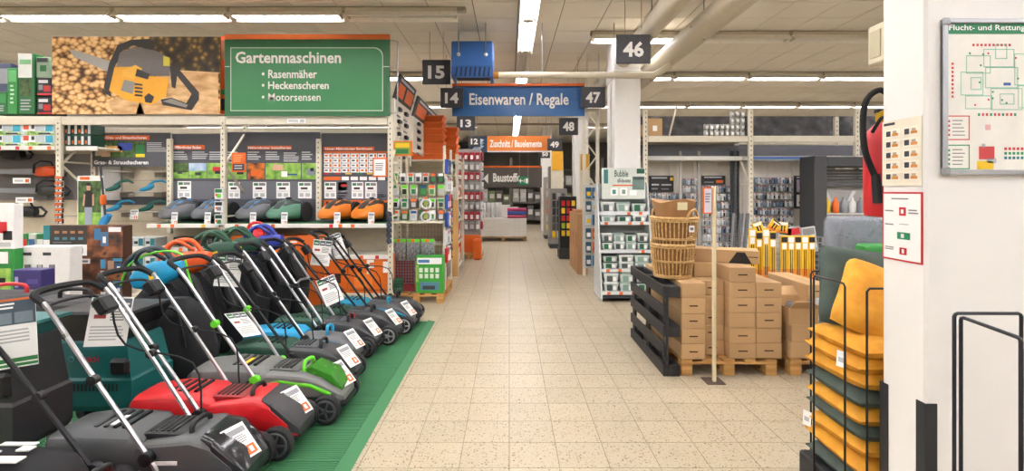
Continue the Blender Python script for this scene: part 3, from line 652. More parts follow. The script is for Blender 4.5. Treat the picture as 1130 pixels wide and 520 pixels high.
mb = MB(); mb.box(.06, .4, BY-FY, BY-FY+.04, 1.5, 2.05, mt('#c4c3c1', .5)); obj('grey_wall_board', mb, racks[1])
# strip of chain packs on the front of the post
t = thing('clip_strip', 'hanging strip of orange and black chain packs on the rack post', 'clip strip', (X_(66, 6.93), 6.93, Z_(249, 6.93)))
mb = MB(); mb.box(-.02, .02, 0, .004, 0, 54*6.93/FPX, mt('#e8e6e2', .5)); obj('strip', mb, t)
for i in range(9):
    z = .03+i*.074
    mb = MB(); mb.cbox(-.055, .055, -.028, -.002, z, z+.062, mt('#2a2a2b', .4), .006); mb.prints(-.055, .055, z, z+.062, -.028, [(.05, .5, .95, .95, ORANGE), (.1, .08, .45, .42, LGREY), (.6, .1, .9, .4, PAPER)]); obj('chain_pack', mb, t, (0 if i % 2 else .008, 0, 0))
# trimmer stand with picture
Y = 6.75; t = thing('trimmer_display', 'cardboard display showing a person in black shirt with trimmer', 'display', (X_(99, Y), Y, Z_(252, Y)))
wd = 27*Y/FPX; h = 58*Y/FPX
mb = MB(); mb.box(-wd/2, wd/2, 0, .03, -.75, h, mt('#e4e6e2', .5)); obj('board', mb, t)
mb = MB(); skin = mt('#c99a7b', .6)
mb.prints(-wd/2, wd/2, 0, h, 0, [(.03, .0, .97, .9, hedgem), (.03, 0, .97, .3, grassm, 2), (.1, .92, .5, .98, ORANGE)])
def ppp(pts, m, l): mb.add([(-wd/2+wd*a, -.0015*l, h*b) for a, b in pts], [tuple(range(len(pts)))], m)
ppp([(.3, .4), (.62, .4), (.66, .66), (.55, .72), (.4, .72), (.28, .66)], BLACK, 4); ppp([(.32, .0), (.6, .0), (.62, .4), (.3, .4)], mt('#8f9aa6', .6), 4)
ppp([(.4, .72), (.54, .72), (.56, .82), (.38, .82)], skin, 5); ppp([(.36, .81), (.6, .81), (.54, .87), (.4, .87)], BLACK, 6); ppp([(.22, .44), (.3, .42), (.34, .64), (.28, .66)], skin, 5); ppp([(.62, .42), (.7, .44), (.68, .66), (.62, .64)], skin, 5)
obj('print', mb, t)
t = thing('grass_trimmer', 'slim grass trimmer with orange and blue parts leaning by the display', 'trimmer', (X_(113, 6.7), 6.7, .0))
mb = MB(); mb.tube([(.12, 0, .05), (0, .05, 1.3), (-.08, .06, 2.0)], .014, DGREY, 8); obj('shaft', mb, t)
mb = MB(); mb.lathe([(.02, -.07), (.035, -.05), (.035, .05), (.02, .07)], ORANGE, 10, RT(-.03, .05, 1.52)); obj('orange_grip', mb, t)
mb = MB(); mb.body([(-.09, .03, -.04, .04), (0, .04, -.05, .05), (.09, .03, -.03, .03)], mt('#2a86c4', .4), 3, 12, RT(.01, .04, 1.25, 0, -50)); obj('blue_motor', mb, t)
mb = MB(); mb.lathe([(.02, 0), (.07, 0), (.07, .06), (.02, .06)], BLACK, 12, RT(.12, 0, .0)); obj('cutting_head', mb, t)
# ---- shears wall
rs = [(104, 149.5, 165, 154.5, ORANGE)]+[(104, 156, 160, 174, hedgem), (150, 160, 160, 174, GREEN, 2)]+gk(162, 157, 185, 168, 6, TXTG)+[(105, 160, 118, 172, mt('#c9b5a4', .6), 2), (118, 161, 135, 168, mt('#cf9a5c', .6), 3), (130, 158, 146, 166, mt('#4456b5', .6), 3), (112, 167, 122, 173, mt('#d8b59a', .6), 3), (102.5, 155, 106, 158, BLUE, 3), (150, 170, 160, 173.5, YEL, 3)]
poster(102, 187.5, 146.5, 184, rs, 'dark sign over the shears wall reading Gras- & Strauchscheren', 'wall_sign', Y=7.46, title=[('Gras- & Strauchscheren', 104, 177, 164, 181.5, PAPER), ('Akku-Gras- und Strauchscheren', 106, 150.5, 162, 153.5, PAPER)])
mb = MB(); mb.box(X_(110, 7.6)-PXS[1], X_(187, 7.6)-PXS[1], BY-FY+.02, BY-FY+.049, Z_(226, 7.6), Z_(217, 7.6), PANEL); obj('dark_band', mb, racks[1])
for v in (199, 212, 232, 244):
    mb = MB(); mb.box(X_(106, 7.6)-PXS[1], X_(187, 7.6)-PXS[1], BY-FY+.044, BY-FY+.049, Z_(v+.5, 7.6), Z_(v, 7.6), mt('#a99d86', .7)); obj('slat_groove', mb, racks[1])
post(racks[1], X_(188.5, BY-.08)-PXS[1], BY-.1-FY, 2.42, 'rear_upright', 1.0)
def shears(u, v, c, label, tagon, empty=False):
    Y = 7.5; t = thing('shear_shelf' if empty else 'grass_shears', label, 'shelf bracket' if empty else 'shears', (X_(u, Y), Y-.02, Z_(v, Y)), 0, 'brackets and shears on the slat wall')
    mb = MB(); mb.cbox(-.1, .12, -.16, .12, -.02, -.004, mt('#b5ada0', .4), .005); mb.box(-.02, .1, .02, .12, -.09, -.02, mt('#8e867a', .5)); obj('bracket', mb, t)
    if empty: return
    M = RT(0, -.05, .05, 0, -12, 10)
    mb = MB(); mb.body([(-.16, .02, -.03, .02), (-.1, .035, -.035, .03), (-.02, .04, -.03, .05), (.03, .03, .0, .05)], c, 3, 12, M); obj('motor_body', mb, t)
    mb = MB(); mb.tube([(-.04, 0, .04), (.06, 0, .085), (.16, 0, .075), (.22, 0, .03)], [.02, .018, .018, .014], c, 8, M=M); obj('grip', mb, t)
    mb = MB(); mb.prism([(-.16, -.02), (-.3, -.03), (-.3, -.04), (-.15, -.035)], -.03, .03, STEEL, M=M); obj('blade', mb, t)
    if tagon: card('price_tag', .1, .14, PAPER, price_tag_rects(), t, (-.14, -.2, -.11), (R(-10), 0, R(12)), .003)
TQ = mt('#1c86ad', .4); TG = mt('#1c5f52', .4)
for a in ((135, 189, None, 'empty left bracket in the top row of the shears wall', False, True), (172, 189, None, 'empty right bracket in the top row of the shears wall', False, True), (134, 211, TG, 'dark green grass shears on the left middle bracket', True), (171, 211, TQ, 'turquoise blue grass shears on the right middle bracket', False),
          (135, 233, TQ, 'turquoise blue grass shears on the lower left bracket', True), (170, 233, TG, 'dark green grass shears on the lower right bracket', True)): shears(*a)
# low shelves right of the brown box stack
for z, nm in ((Z_(271, 7.3), 'upper'), (Z_(292, 7.3), 'lower')):
    shelf(racks[1], X_(132, 7.1)-PXS[1], X_(187, 7.1)-PXS[1], z, .1, .5)
    for i in range(3):
        Y = 7.15; u = 134+i*13
        carton('small_box', '%s white and teal tool box on the %s small shelf below the shears' % (nth[i], nm), u, u+11.5, 0, 10, Y, .25, mt('#d9dddd', .5), [(.5, .1, .95, .9, mt('#2a7f86', .5)), (.1, .3, .45, .6, DGREY)], 'tool boxes below the shears').location.z = z
for i in range(6):
    u = 191+i*9
    carton('accessory_box', '%s dark accessory box on the ledge below the grey robot mowers' % nth[i], u, u+8, 262, 272, 7.3, .2, mt('#222326', .5), [(.1, .2, .4, .7, random.choice([RED, PAPER, GREY])), (.5, .4, .9, .8, GREY)], 'dark accessory boxes').location.z = Z_(272, 7.3)
shelf(racks[1], X_(189, 7.2)-PXS[1], PXS[2]-PXS[1]-.04, Z_(272, 7.3), .15, .5)
# ---- orange cartons under the green shelf
OC = mt('#e06d16', .6, noise=.05, scale=3); OD = mt('#b4500e', .6)
shelf(racks[2], .04, PXS[3]-PXS[2]-.04, Z_(281, 7.1), .02, .5)
for i in range(4):
    u = 255+i*18.5
    c = carton('orange_carton', '%s small orange carton from the post on the ledge under the green shelf' % nth[i], u, u+17.8, 260, 280.5, 7.06, .35, OC, [(.15, .55, .45, .8, BLACK), (.6, .3, .85, .5, BLACK), (.55, .65, .95, .75, PAPER), (.1, .15, .5, .25, OD)], 'small orange cartons'); c.location.z = Z_(281, 7.1)
# rack of grey wire shelf at the right of ledge
for i, (u0, u1, v0, v1, lab) in enumerate(((262, 300, 285, 322, 'plain orange carton half hidden behind the black bags'), (302, 327, 285, 322, 'narrow orange carton left of the tall orange board'), (384, 429, 281, 322, 'orange carton with white letter F beside the pallet'), (360, 383, 286, 322, 'orange carton with machine picture behind the thin mower handles'))):
    c = carton('orange_carton', lab, u0, u1, v0, v1, 7.02, .4, OC, [(.1, .1, .9, .14, OD), (.2, .3, .7, .6, mt('#3a332c', .5)), (.25, .4, .5, .5, mt('#6a5030', .5), 2)] if i in (0, 3) else [(.2, .1, .9, .5, OD)] if i == 1 else [(.04, .06, .96, .1, OD), (.15, .15, .6, .55, mt('#ee8434', .5)), (.86, .55, .99, .85, PAPER)], 'big orange cartons')
    c.location.z = .2
    if i == 2: lettering('F', -.02, .08, .27, .47, LET, c, -.003, .03)
t = thing('orange_board', 'tall orange display board standing behind the mower handles', 'board', (X_(344, 6.6), 6.6, 0))
mb = MB(); mb.box(-.19, .17, 0, .04, 0, Z_(260, 6.6), mt('#d9661a', .6, noise=.06, scale=2)); obj('panel', mb, t)
mb = MB(); mb.box(-.19, .17, -.14, .22, 0, .03, mt('#b9520f', .6)); obj('foot', mb, t)
# ---- stacks of boxes on the floor behind the mowers (far left)
BRN = ramp_mat('pack_barbecue', 'noise', 7, [(.35, '#2c211b'), (.5, '#6e4029'), (.62, '#a4653a'), (.75, '#2f2d30')], .5)
def brect(var):
    r = [(.0, .0, 1, 1, BRN)]
    if var == 0: r = [(0, 0, .08, 1, mt('#2a8a91', .5)), (.08, 0, .55, 1, mt('#3c3733', .5)), (.55, 0, 1, 1, BRN)]+[(.14+i*.1, .55+j*.2, .2+i*.1, .63+j*.2, mt(c, .5), 2) for i in range(4) for j, c in enumerate(('#4c8aa0', '#b07a50'))]+[(.4, .05, .55, .4, PAPER, 2), (.44, .12, .5, .3, BLACK, 3), (.64, .55, .72, .9, mt('#3a7aa8', .5), 2), (.72, .35, .82, .8, mt('#4a6f92', .5), 2), (.75, .45, .79, .65, PAPER, 3), (.82, .8, .98, .95, PAPER, 2), (0, 0, .08, .55, PAPER, 2)]+greek(.12, .1, .36, .5, 5, GREY, 2)
    else: r += [(.03, .72, .38, .93, PAPER, 2), (.05, .77, .1, .87, ORANGE, 3), (.14, .77, .34, .87, GREY, 3), (.05, .25, .18, .6, mt('#2a7a7a', .5), 2), (.58, .5, .68, .9, mt('#3f8fb8', .5), 2), (.58, .1, .68, .4, PAPER, 2), (.72, .4, .84, .85, mt('#b08a70', .5), 2), (.86, .3, .99, .75, mt('#35597f', .5), 2), (.9, .4, .96, .6, PAPER, 3), (.82, .82, 1, .95, mt('#3f8fb8', .5), 2)]
    return r
B = 5.3
H = [(0, Z_(331, B)), (Z_(331, B), Z_(309, B)), (Z_(309, B), Z_(284, B)-.0), (Z_(284, B), Z_(249, B))]
def stackbox(name, label, u0, u1, z0, z1, Y, d, base, rects, group=None):
    return carton(name, label, u0, u1, 210+(EYE-z1)*FPX/Y, 210+(EYE-z0)*FPX/Y-.02, Y, d, base, rects, group)
BB = mt('#4a3023', .5)
for i, (z0, z1) in enumerate(H):
    if i < 3: stackbox('tool_box', ('lowest', 'second lowest', 'third')[i]+' dark brown printed box of the stack beside the white box', 78, 135, z0, z1, B, .14, BB, brect(1), 'brown printed boxes')
    else: stackbox('tool_box', 'wide brown printed box with teal end lying on top of the stack', 48, 135.5, z0, z1, B, .14, BB, brect(0), 'brown printed boxes')
stackbox('tool_box', 'lower brown printed box under the teal ended box behind the white box', 48, 77.4, 0, H[3][0], B+.02, .12, BB, brect(1), 'brown printed boxes')
Bw = 4.9
stackbox('white_carton', 'white carton with printed colour squares and a plier picture', 23, 77, .5, Z_(272, Bw), Bw, .15, mt('#e4e2de', .5), [(.08+i*.25, .35, .2+i*.25, .7, mt('#5c4640', .5)) for i in range(3)]+[(.1+i*.25, .45+j*.1, .18+i*.25, .5+j*.1, random.choice([RED, LGREY, GREY]), 2) for i in range(3) for j in range(3)]+[(.05, .85, .22, .9, DGREY), (.45, .85, .62, .9, DGREY)])
stackbox('white_carton', 'plain white carton under the printed white carton', 20, 77, 0, .498, Bw, .15, mt('#d9d7d3', .5), [(.1, .6, .3, .8, GREY)])
Bp = 4.35
stackbox('purple_carton', 'small purple carton with pale logo in front of the white one', 14, 45, .75, Z_(298, Bp), Bp, .14, mt('#3d3470', .5), [(.08, .25, .2, .7, mt('#a9a5d0', .5)), (.5, .4, .9, .6, mt('#5a4f96', .5))])
stackbox('purple_carton', 'larger grey carton under the small purple one', 10, 50, 0, .748, Bp, .2, mt('#8d8a92', .6), [(.1, .6, .5, .8, LGREY)])
Bg = 4.8
for i, (z0, z1, lab) in enumerate(((0, .62, 'lowest green garden box at the left picture edge'), (.622, 1.08, 'green garden box with white stripe at the left edge'), (1.082, 1.52, 'white box with red pruner picture on top of the green boxes'))):
    stackbox('garden_box', lab, -14, 15, z0, z1, Bg, .1, (GR1, GR1, mt('#e9e7e3', .5))[i], ([(0, 0, 1, .7, grassm), (.5, .2, .9, .4, DGREY, 2)], [(0, .1, .9, .6, grassm), (.0, .7, .8, .95, PAPER, 2), (.2, .3, .7, .4, BLACK, 3)], [(.45, .35, .75, .6, RED), (.6, .2, .95, .4, BLACK), (.4, .05, .9, .15, LGREY)])[i], 'garden boxes at the left edge')
for i, u in enumerate((22, 31, 40)):
    stackbox('bottle_box', '%s narrow green carton in the row behind the white carton' % nth[i], u, u+8.3, 0, Z_(258, 5.4), 5.4, .2, (mt('#27823a', .5), mt('#c6d2c4', .5), GR2)[i], [(.1, .8, .9, .95, (RED, BLUE, PAPER)[i]), (.15, .5, .85, .75, PAPER)], 'narrow cartons behind the white carton')
# ================================================================ GREEN MAT
MATG = mt('#3d7a50', .75, noise=.08, scale=6); MATD = mt('#2c5f3c', .8)
mat = thing('floor_mat', 'green ribbed rubber floor mat under the row of lawn mowers', 'mat', (-.93, 6.26, 0))
mw, ml = 2.6, 5.6
mb = MB(); mb.box(-mw, -.09, -ml, -.06, 0.001, .012, MATD); obj('base', mb, mat)
mb = MB(); mb.prism([(-.09, .001), (-.09, .018), (0, .002), (0, .001)], -ml, 0, MATG, 'xz'); obj('border', mb, mat)
mb = MB(); mb.prism([(-.06, .001), (-.06, .018), (0, .002), (0, .001)], -mw, -.09, MATG, 'yz'); obj('border', mb, mat)
# ribbed tiles 0.4 m, ribs across
P_ = .4
pm = MB()
for r in range(20):
    y = -P_/2+.01+r*.0195; pm.box(-P_/2+.006, P_/2-.006, y, y+.012, .012, .018, MATG)
pm.box(-P_/2+.004, P_/2-.004, -P_/2+.002, -P_/2+.008, .012, .0185, MATG); pm.box(-P_/2+.004, -P_/2+.012, -P_/2, P_/2, .012, .0185, MATG)
m0 = None
for i in range(6):
    for j in range(13):
        loc = (-.09-P_/2-i*P_, -.06-P_/2-j*P_, 0)
        if m0 is None: m0 = obj('mat_tile', pm, mat, loc)
        else: c = m0.copy(); C.objects.link(c); c.location = loc
# ================================================================ LAWN MOWERS
TIRE = mt('#232325', .75); HUB = mt('#45474a', .45); GRIP = mt('#1a1a1b', .85); ALU = mt('#c3c4c8', .3, .85)
def wheel(t, x, y, r, wd, hub=HUB, rim=None, spokes=5):
    mb = MB(); M = RT(x, y, r, 90)
    mb.lathe([(r*.55, -wd/2), (r*.93, -wd/2), (r, -wd*.3), (r, wd*.3), (r*.93, wd/2), (r*.55, wd/2)], TIRE, 22, M); w_ = obj('wheel', mb, t)
    mb = MB(); s = math.copysign(1, y)
    mb.lathe([(r*.12, -wd*.3), (r*.22, wd*.55), (r*.1, wd*.62)] if s < 0 else [(r*.12, wd*.3), (r*.22, -wd*.55), (r*.1, -wd*.62)], hub, 12, M)
    for k in range(spokes):
        a = 2*math.pi*k/spokes; c_, s_ = math.cos(a), math.sin(a)
        mb.bar((x+c_*r*.15, y+s*wd*.5, r+s_*r*.15), (x+c_*r*.66, y+s*wd*.46, r+s_*r*.66), r*.26, hub, wd*.2)
    mb.tube([(x+r*.68*math.cos(a), y+s*wd*.48, r+r*.68*math.sin(a)) for a in [2*math.pi*k/18 for k in range(18)]], r*.09, rim or hub, 6, closed=True)
    obj('hub', mb, w_)
def hose(t, pts, r, m, nm): mb = MB(); mb.tube(pts, r, m, 6); return obj(nm, mb, t)
def smooth(pts, n=5):
    P = [Vector(p) for p in pts]; out = []
    for i in range(len(P)-1):
        p0, p1, p2, p3 = P[max(i-1, 0)], P[i], P[i+1], P[min(i+2, len(P)-1)]
        for k in range(n):
            t = k/n; out.append(.5*((2*p1)+(-p0+p2)*t+(2*p0-5*p1+4*p2-p3)*t*t+(-p0+3*p1-3*p2+p3)*t**3))
    out.append(P[-1]); return out
class MB_(MB):
    def __init__(s): MB.__init__(s, 28)
def mower(label, X, Y, hw=.19, deck=DKGRN, hood=DGREY, bag=None, tube=ALU, accent=None, yaw=0, top=(-1.02, 1.08), base=(-.5, .27), front=None, s=1, tagp=None, sheetp=None, wr=.1, bent=True, grip=GRIP, bagrim=None, hubc=HUB, rim=None, clamp=None, window=None, crossbar=False, baglen=.55, rearw=.115, cable=True, hoodstyle=0, panel=None, sticker=None):
    t = thing('lawn_mower', label, 'lawn mower', (X, Y, .019), R(yaw), 'lawn mowers on the green mat')
    h = hw
    # chassis deck
    mb = MB_(); mb.body([(-.0, h*.6, .09, .14), (-.03, h*.8, .075, .17), (-.16, h*.82, .07, .2), (-.4, h*.84, .07, .22), (-.58, h*.82, .08, .22), (-.64, h*.7, .1, .21)], deck, 5, 20); obj('deck', mb, t)
    # hood
    mb = MB_()
    if hoodstyle == 0: mb.body([(.015, h*.55, .12, .16), (-.03, h*.74, .13, .2), (-.15, h*.84, .15, .285), (-.28, h*.88, .15, .325), (-.5, h*.88, .16, .34), (-.6, h*.75, .18, .31)], hood, 6, 20)
    elif hoodstyle == 1: mb.body([(.02, h*.66, .1, .15), (-.03, h*.82, .11, .2), (-.14, h*.86, .14, .31), (-.24, h*.88, .15, .345), (-.45, h*.86, .15, .325), (-.58, h*.78, .18, .3)], hood, 7, 20)
    else: mb.body([(.01, h*.35, .13, .17), (-.05, h*.65, .14, .24), (-.16, h*.78, .15, .295), (-.32, h*.78, .15, .32), (-.5, h*.66, .16, .32), (-.58, h*.4, .2, .3)], hood, 2.6, 20)
    obj('hood', mb, t)
    if accent:
        for sg in (-1, 1):
            mb = MB(); mb.body([(-.06, .008, .17, .2), (-.2, .012, .235, .265), (-.42, .012, .265, .295), (-.55, .008, .25, .275)], accent, 3, 10, RT(y=sg*h*.83)); obj('side_trim', mb, t)
    if front:
        mb = MB_(); mb.body([(.03, h*.66, .11, .16), (-.02, h*.8, .13, .225), (-.13, h*.84, .2, .325), (-.2, h*.72, .26, .345)], front, 6, 18); obj('front_cover', mb, t)
    if window:
        mb = MB_(); mb.body([(-.01, h*.4, .16, .21), (-.08, h*.5, .22, .31), (-.22, h*.5, .28, .37), (-.27, h*.4, .3, .34)], window, 5, 16); obj('battery_cover', mb, t)
    if panel:
        mb = MB(); mb.body([(-.31, h*.5, .3, .335), (-.36, h*.56, .3, .348), (-.5, h*.56, .3, .352), (-.56, h*.5, .3, .335)], panel, 6, 16); pn = obj('top_panel', mb, t)
        for k in range(5): mb = MB(); mb.box(-.5+k*.03, -.488+k*.03, -h*.45, h*.45, .34, .3545, BLACK); obj('vent_slot', mb, pn)
        for sg in (-1, 1):
            mb = MB(); mb.box(-.42, -.3, sg*h*.885-.002, sg*h*.885+.002, .215, .235, PAPER); obj('side_badge', mb, t)
    if sticker:
        mb = MB(); mb.box(-.72, -.69, -h*.4, h*.15, .37, .3815, sticker); obj('sticker', mb, t)
    # seam and bumper
    mb = MB(); mb.body([(.028, h*.62, .085, .115), (.0, h*.8, .085, .12), (-.05, h*.86, .09, .12)], BLKM, 5, 16); obj('front_bumper', mb, t)
    # carry handle
    mb = MB(); mb.tube(smooth([(-.28, -h*.4, .31), (-.285, -h*.38, .365), (-.3, 0, .375), (-.285, h*.38, .365), (-.28, h*.4, .31)], 3), .014, accent or BLKM, 8); obj('carry_handle', mb, t)
    for x, r in ((-.075, wr), (-.56, rearw)):
        for sg in (-1, 1): wheel(t, x, sg*(h+.008), r, .055, hubc, rim)
    # push handle
    tx, tz = top; bx, bz = base; dx, dz = tx-bx, tz-bz
    for sg in (-1, 1):
        y = sg*h*.92
        pts = [(bx+.04, y*.95, bz-.1), (bx, y, bz), (bx+dx*.55, y*1.06, bz+dz*.55), (tx+.03, y*1.06, tz-.05), (tx-.02, y*1.04, tz-.01)] if bent else [(bx, y, bz-.04), (tx, y*1.04, tz-.03)]
        hose(t, smooth(pts, 3) if bent else pts, .0125, tube, 'handle_tube')
        mb = MB(); q = .5; mb.lathe([(.015, -.02), (.026, -.018), (.026, .018), (.015, .02)], clamp or BLKM, 10, RT(bx+dx*q, y*1.05+sg*.012, bz+dz*q, 90)); obj('clamp_knob', mb, t)
        mb = MB(); mb.lathe([(.02, -.025), (.035, -.02), (.035, .02), (.02, .025)], clamp or BLKM, 12, RT(bx, y+sg*.012, bz, 90)); obj('pivot_knob', mb, t)
    yy = h*.96
    hose(t, smooth([(tx, -yy, tz-.02), (tx-.07, -yy*.9, tz+.02), (tx-.1, -yy*.4, tz+.03), (tx-.1, yy*.4, tz+.03), (tx-.07, yy*.9, tz+.02), (tx, yy, tz-.02)], 4), .019, grip, 'grip')
    hose(t, smooth([(tx+.05, -yy*.9, tz-.09), (tx-.03, -yy*.75, tz-.05), (tx-.055, 0, tz-.04), (tx-.03, yy*.75, tz-.05), (tx+.05, yy*.9, tz-.09)], 3), .009, BLKM, 'bail_bar')
    mb = MB(); mb.cbox(-.05, .05, -.05, .05, -.035, .035, BLKM, .012, RT(tx+.05, yy*.7, tz-.1, 0, 55)); obj('switch_box', mb, t)
    if crossbar:
        q = .52; hose(t, [(bx+dx*q, -h, bz+dz*q), (bx+dx*q-.02, 0, bz+dz*q+.015), (bx+dx*q, h, bz+dz*q)], .012, tube, 'cross_bar')
    if bag:
        b0 = -.5; L = baglen
        mb = MB_(); mb.body([(b0, h*.74, .17, .33), (b0-.06, h*.9, .14, .365), (b0-L*.55, h*.94, .13, .38), (b0-L*.88, h*.84, .16, .36), (b0-L, h*.5, .22, .3)], bag, 4.5, 20); bg = obj('grass_box', mb, t)
        mb = MB_(); mb.body([(b0-.05, h*.9, .12, .2), (b0-L*.55, h*.95, .11, .2), (b0-L*.9, h*.83, .13, .21)], bagrim or BLKM, 5, 18); obj('lower_shell', mb, bg)
        for k in range(4):
            mb = MB(); mb.box(b0-.14-k*.05, b0-.12-k*.05, -h*.5, h*.5, .35+.004*k, .381, BLKM); obj('vent_rib', mb, bg)
    if cable: hose(t, smooth([(tx+.04, h*.95, tz-.1), (tx+.12, h*.98, tz-.35), (bx-.02, h*1.02, bz+.35), (bx+.05, h*.9, bz+.05), (bx+.15, h*.5, .36)], 4), .006, GRIP, 'cable')
    if tagp: card('price_tag', .15, .2, PAPER, price_tag_rects(), t, (.012, tagp[1]-.02, .185), (R(-44), R(2), R(74)), .003)
    if sheetp: card('info_sheet', .2, .29, PAPER, info_rects(), t, sheetp[:3], (R(sheetp[3] if len(sheetp) > 3 else -5), R(sheetp[5] if len(sheetp) > 5 else 8), R(sheetp[4] if len(sheetp) > 4 else 35)), .003)
    return t
EG = mt('#4d4f50', .45); ER = mt('#cf2026', .35); GG = mt('#6b6d6b', .45); LIME = mt('#62cf25', .4); BOSG = mt('#1c4a38', .4); BH = mt('#3c3d40', .45); GAB = mt('#1c9acb', .4); GAD = mt('#4b4d50', .45); SMK = mt('#2a2b2e', .15); TEALB = mt('#1791b5', .4)
ma = mower('nearest lawn mower with black grass bag and red front, cut by the picture edge', -1.55, 2.22, deck=ER, hood=ER, bag=None, tube=BLKM, hoodstyle=2, base=(-.45, .28), top=(-1.0, .98), cable=False)
mower('dark grey lawn mower with red rim and smoked front window', -1.41, 2.74, hw=.2, deck=ER, hood=EG, front=SMK, panel=BLACK, sticker=PAPER, bag=EG, bagrim=ER, tagp=(-.02, -.02, .2), hoodstyle=1, top=(-.97, 1.07), base=(-.44, .26))
mower('bright red lawn mower with red grass box and silver handle', -1.33, 3.21, hw=.19, deck=ER, hood=ER, front=mt('#3a3a3d', .4), panel=mt('#8f171c', .4), bag=ER, bagrim=mt('#a5181d', .4), tagp=(-.0, 0.04, .2), hoodstyle=1, base=(-.55, .27), top=(-1.1, 1.08), sheetp=(-1.08, -.24, .7))
mower('grey lawn mower with lime green handles and battery cover', -1.2, 3.69, hw=.21, deck=mt('#3b3c3c', .5), hood=GG, bag=GG, bagrim=BLACK, accent=LIME, window=mt('#2f7a1c', .25), panel=mt('#4d4f4d', .5), sticker=YEL, clamp=LIME, tagp=(.01, .06, .2), wr=.1, rearw=.12, baglen=.62, base=(-.58, .3), top=(-1.12, 1.1))
mower('dark green lawn mower with grey hood and bagged tag behind the lime one', -1.28, 4.2, hw=.17, deck=BOSG, hood=BH, panel=mt('#55575a', .5), bag=BOSG, tube=BLKM, tagp=(-.04, -.06, .22), bent=True, base=(-.48, .28), top=(-1.05, 1.06), sheetp=(-.85, -.05, .42, -55, 70))
mower('light blue lawn mower with grey front dome', -1.38, 4.62, hw=.165, deck=GAD, hood=mt('#66686a', .45), bag=GAB, bagrim=GAB, tube=ALU, accent=GAB, hoodstyle=2, tagp=(-.06, 0, .25), base=(-.45, .3), top=(-1.0, 1.1), sheetp=(-1.12, -.22, .78, 0, 25))
mower('dark green lawn mower with silver bent handle', -1.32, 5.02, hw=.165, deck=BOSG, hood=BH, panel=mt('#55575a', .5), bag=BOSG, tube=ALU, tagp=(-.02, 0, .24), base=(-.48, .3), top=(-1.02, 1.1), crossbar=True)
mower('dark green lawn mower with black handle and spoked wheel showing', -1.2, 5.42, hw=.165, deck=BOSG, hood=BH, panel=mt('#55575a', .5), bag=BOSG, tube=BLKM, hubc=mt('#8e9194', .4), tagp=(-.02, 0, .24), bent=False, base=(-.46, .3), top=(-1.1, 1.07), sheetp=(-.62, -.2, .45, -20, 45, -15), clamp=mt('#a8232a', .4))
mower('dark grey lawn mower with turquoise stripe and turquoise box', -1.12, 5.82, hw=.165, deck=BLACK, hood=GAD, bag=TEALB, bagrim=TEALB, accent=TEALB, tube=BLKM, hubc=mt('#a3a5a8', .4), bent=False, tagp=(.0, 0, .22), base=(-.46, .3), top=(-1.06, 1.12), sheetp=(-1.02, -.2, .78, 0, 20), crossbar=True)
mower('farthest lawn mower, black with green wheel rims at the mat end', -1.1, 6.2, hw=.15, deck=BLACK, hood=mt('#2a2b2d', .4), tube=BLKM, rim=mt('#1fa36b', .4), bent=False, base=(-.42, .28), top=(-1.0, 1.05), sheetp=(-.95, -.17, .82, -10, 20, -20), wr=.095, hoodstyle=2)
# cloth catcher of the nearest mower
mb = MB(); FAB = mt('#202124', .9, noise=.12, scale=10)
mb.body([(-.45, .16, .12, .34), (-.52, .2, .08, .4), (-.8, .21, .08, .44), (-1.05, .2, .1, .43), (-1.12, .15, .16, .36)], FAB, 4, 20); gb = obj('grass_bag', mb, ma, label='black cloth grass bag with white print')
mb = MB()
for k, (a, b, w_, hh) in enumerate(((-.95, -.1, .1, .05), (-.82, -.08, .06, .06), (-.72, -.05, .12, .05), (-.9, .02, .14, .03), (-.7, .05, .06, .04), (-.82, .1, .16, .025))):
    mb.box(a, a+w_, b, b+hh, .440, .447, PAPER)
o = obj('printed_logo', mb, gb); o['kind'] = 'stuff'
# ================================================================ SECOND ROW: shredders and leaf vacuums
def leafvac(label, X, Y, col, col2, ztop, yaw=0, bagr=.2, loop=True, bagm=None):
    t = thing('leaf_vacuum', label, 'leaf vacuum', (X, Y, 0), R(yaw), 'leaf vacuums behind the mowers')
    mb = MB(); q = ztop-.3
    secs = []
    for z, r in ((.02, bagr*.6), (.1, bagr), (q*.5, bagr*1.15), (q*.85, bagr*.8), (q, bagr*.35)):
        secs.append([(r*1.25*math.cos(2*math.pi*k/16), r*.75*math.sin(2*math.pi*k/16), z) for k in range(16)])
    mb.loft(secs, bagm or FAB); obj('collection_bag', mb, t)
    M = RT(0, 0, ztop-.22, 0, -18)
    mb = MB(); mb.body([(-.2, .05, -.05, .06), (-.14, .08, -.08, .1), (.0, .1, -.1, .12), (.12, .08, -.08, .09), (.2, .045, -.05, .05)], col, 3, 16, M); obj('motor_housing', mb, t)
    mb = MB(); mb.tube([(.15, 0, 0), (.22, 0, -.15), (.24, 0, -.5)], [.045, .05, .055], BLKM, 12, M=M); obj('blower_tube', mb, t)
    mb = MB(); mb.tube(smooth([(-.2, 0, .03), (-.22, 0, .15), (-.08, 0, .23), (.08, 0, .2), (.14, 0, .06)], 4), .022, col2, 10, M=M); obj('top_handle', mb, t)
    if loop: mb = MB(); mb.tube(smooth([(-.02, -.09, .05), (-.05, -.16, .16), (.05, -.17, .22), (.13, -.1, .1)], 4), .016, col2, 8, M=M); obj('side_handle', mb, t)
    mb = MB(); mb.cbox(-.03, .03, -.112, -.1, -.02, .03, YEL, .004, M); obj('warning_label', mb, t)
BLUEP = mt('#2d3a9e', .4); ORG = mt('#e2591f', .4)
leafvac('light blue leaf vacuum with lime cable at the left of the row', -2.95, 4.2, GAB, mt('#24333a', .5), 1.16, 10)
leafvac('black leaf vacuum with bright orange loop handle', -2.95, 4.6, ORG, ORG, 1.19, 5)
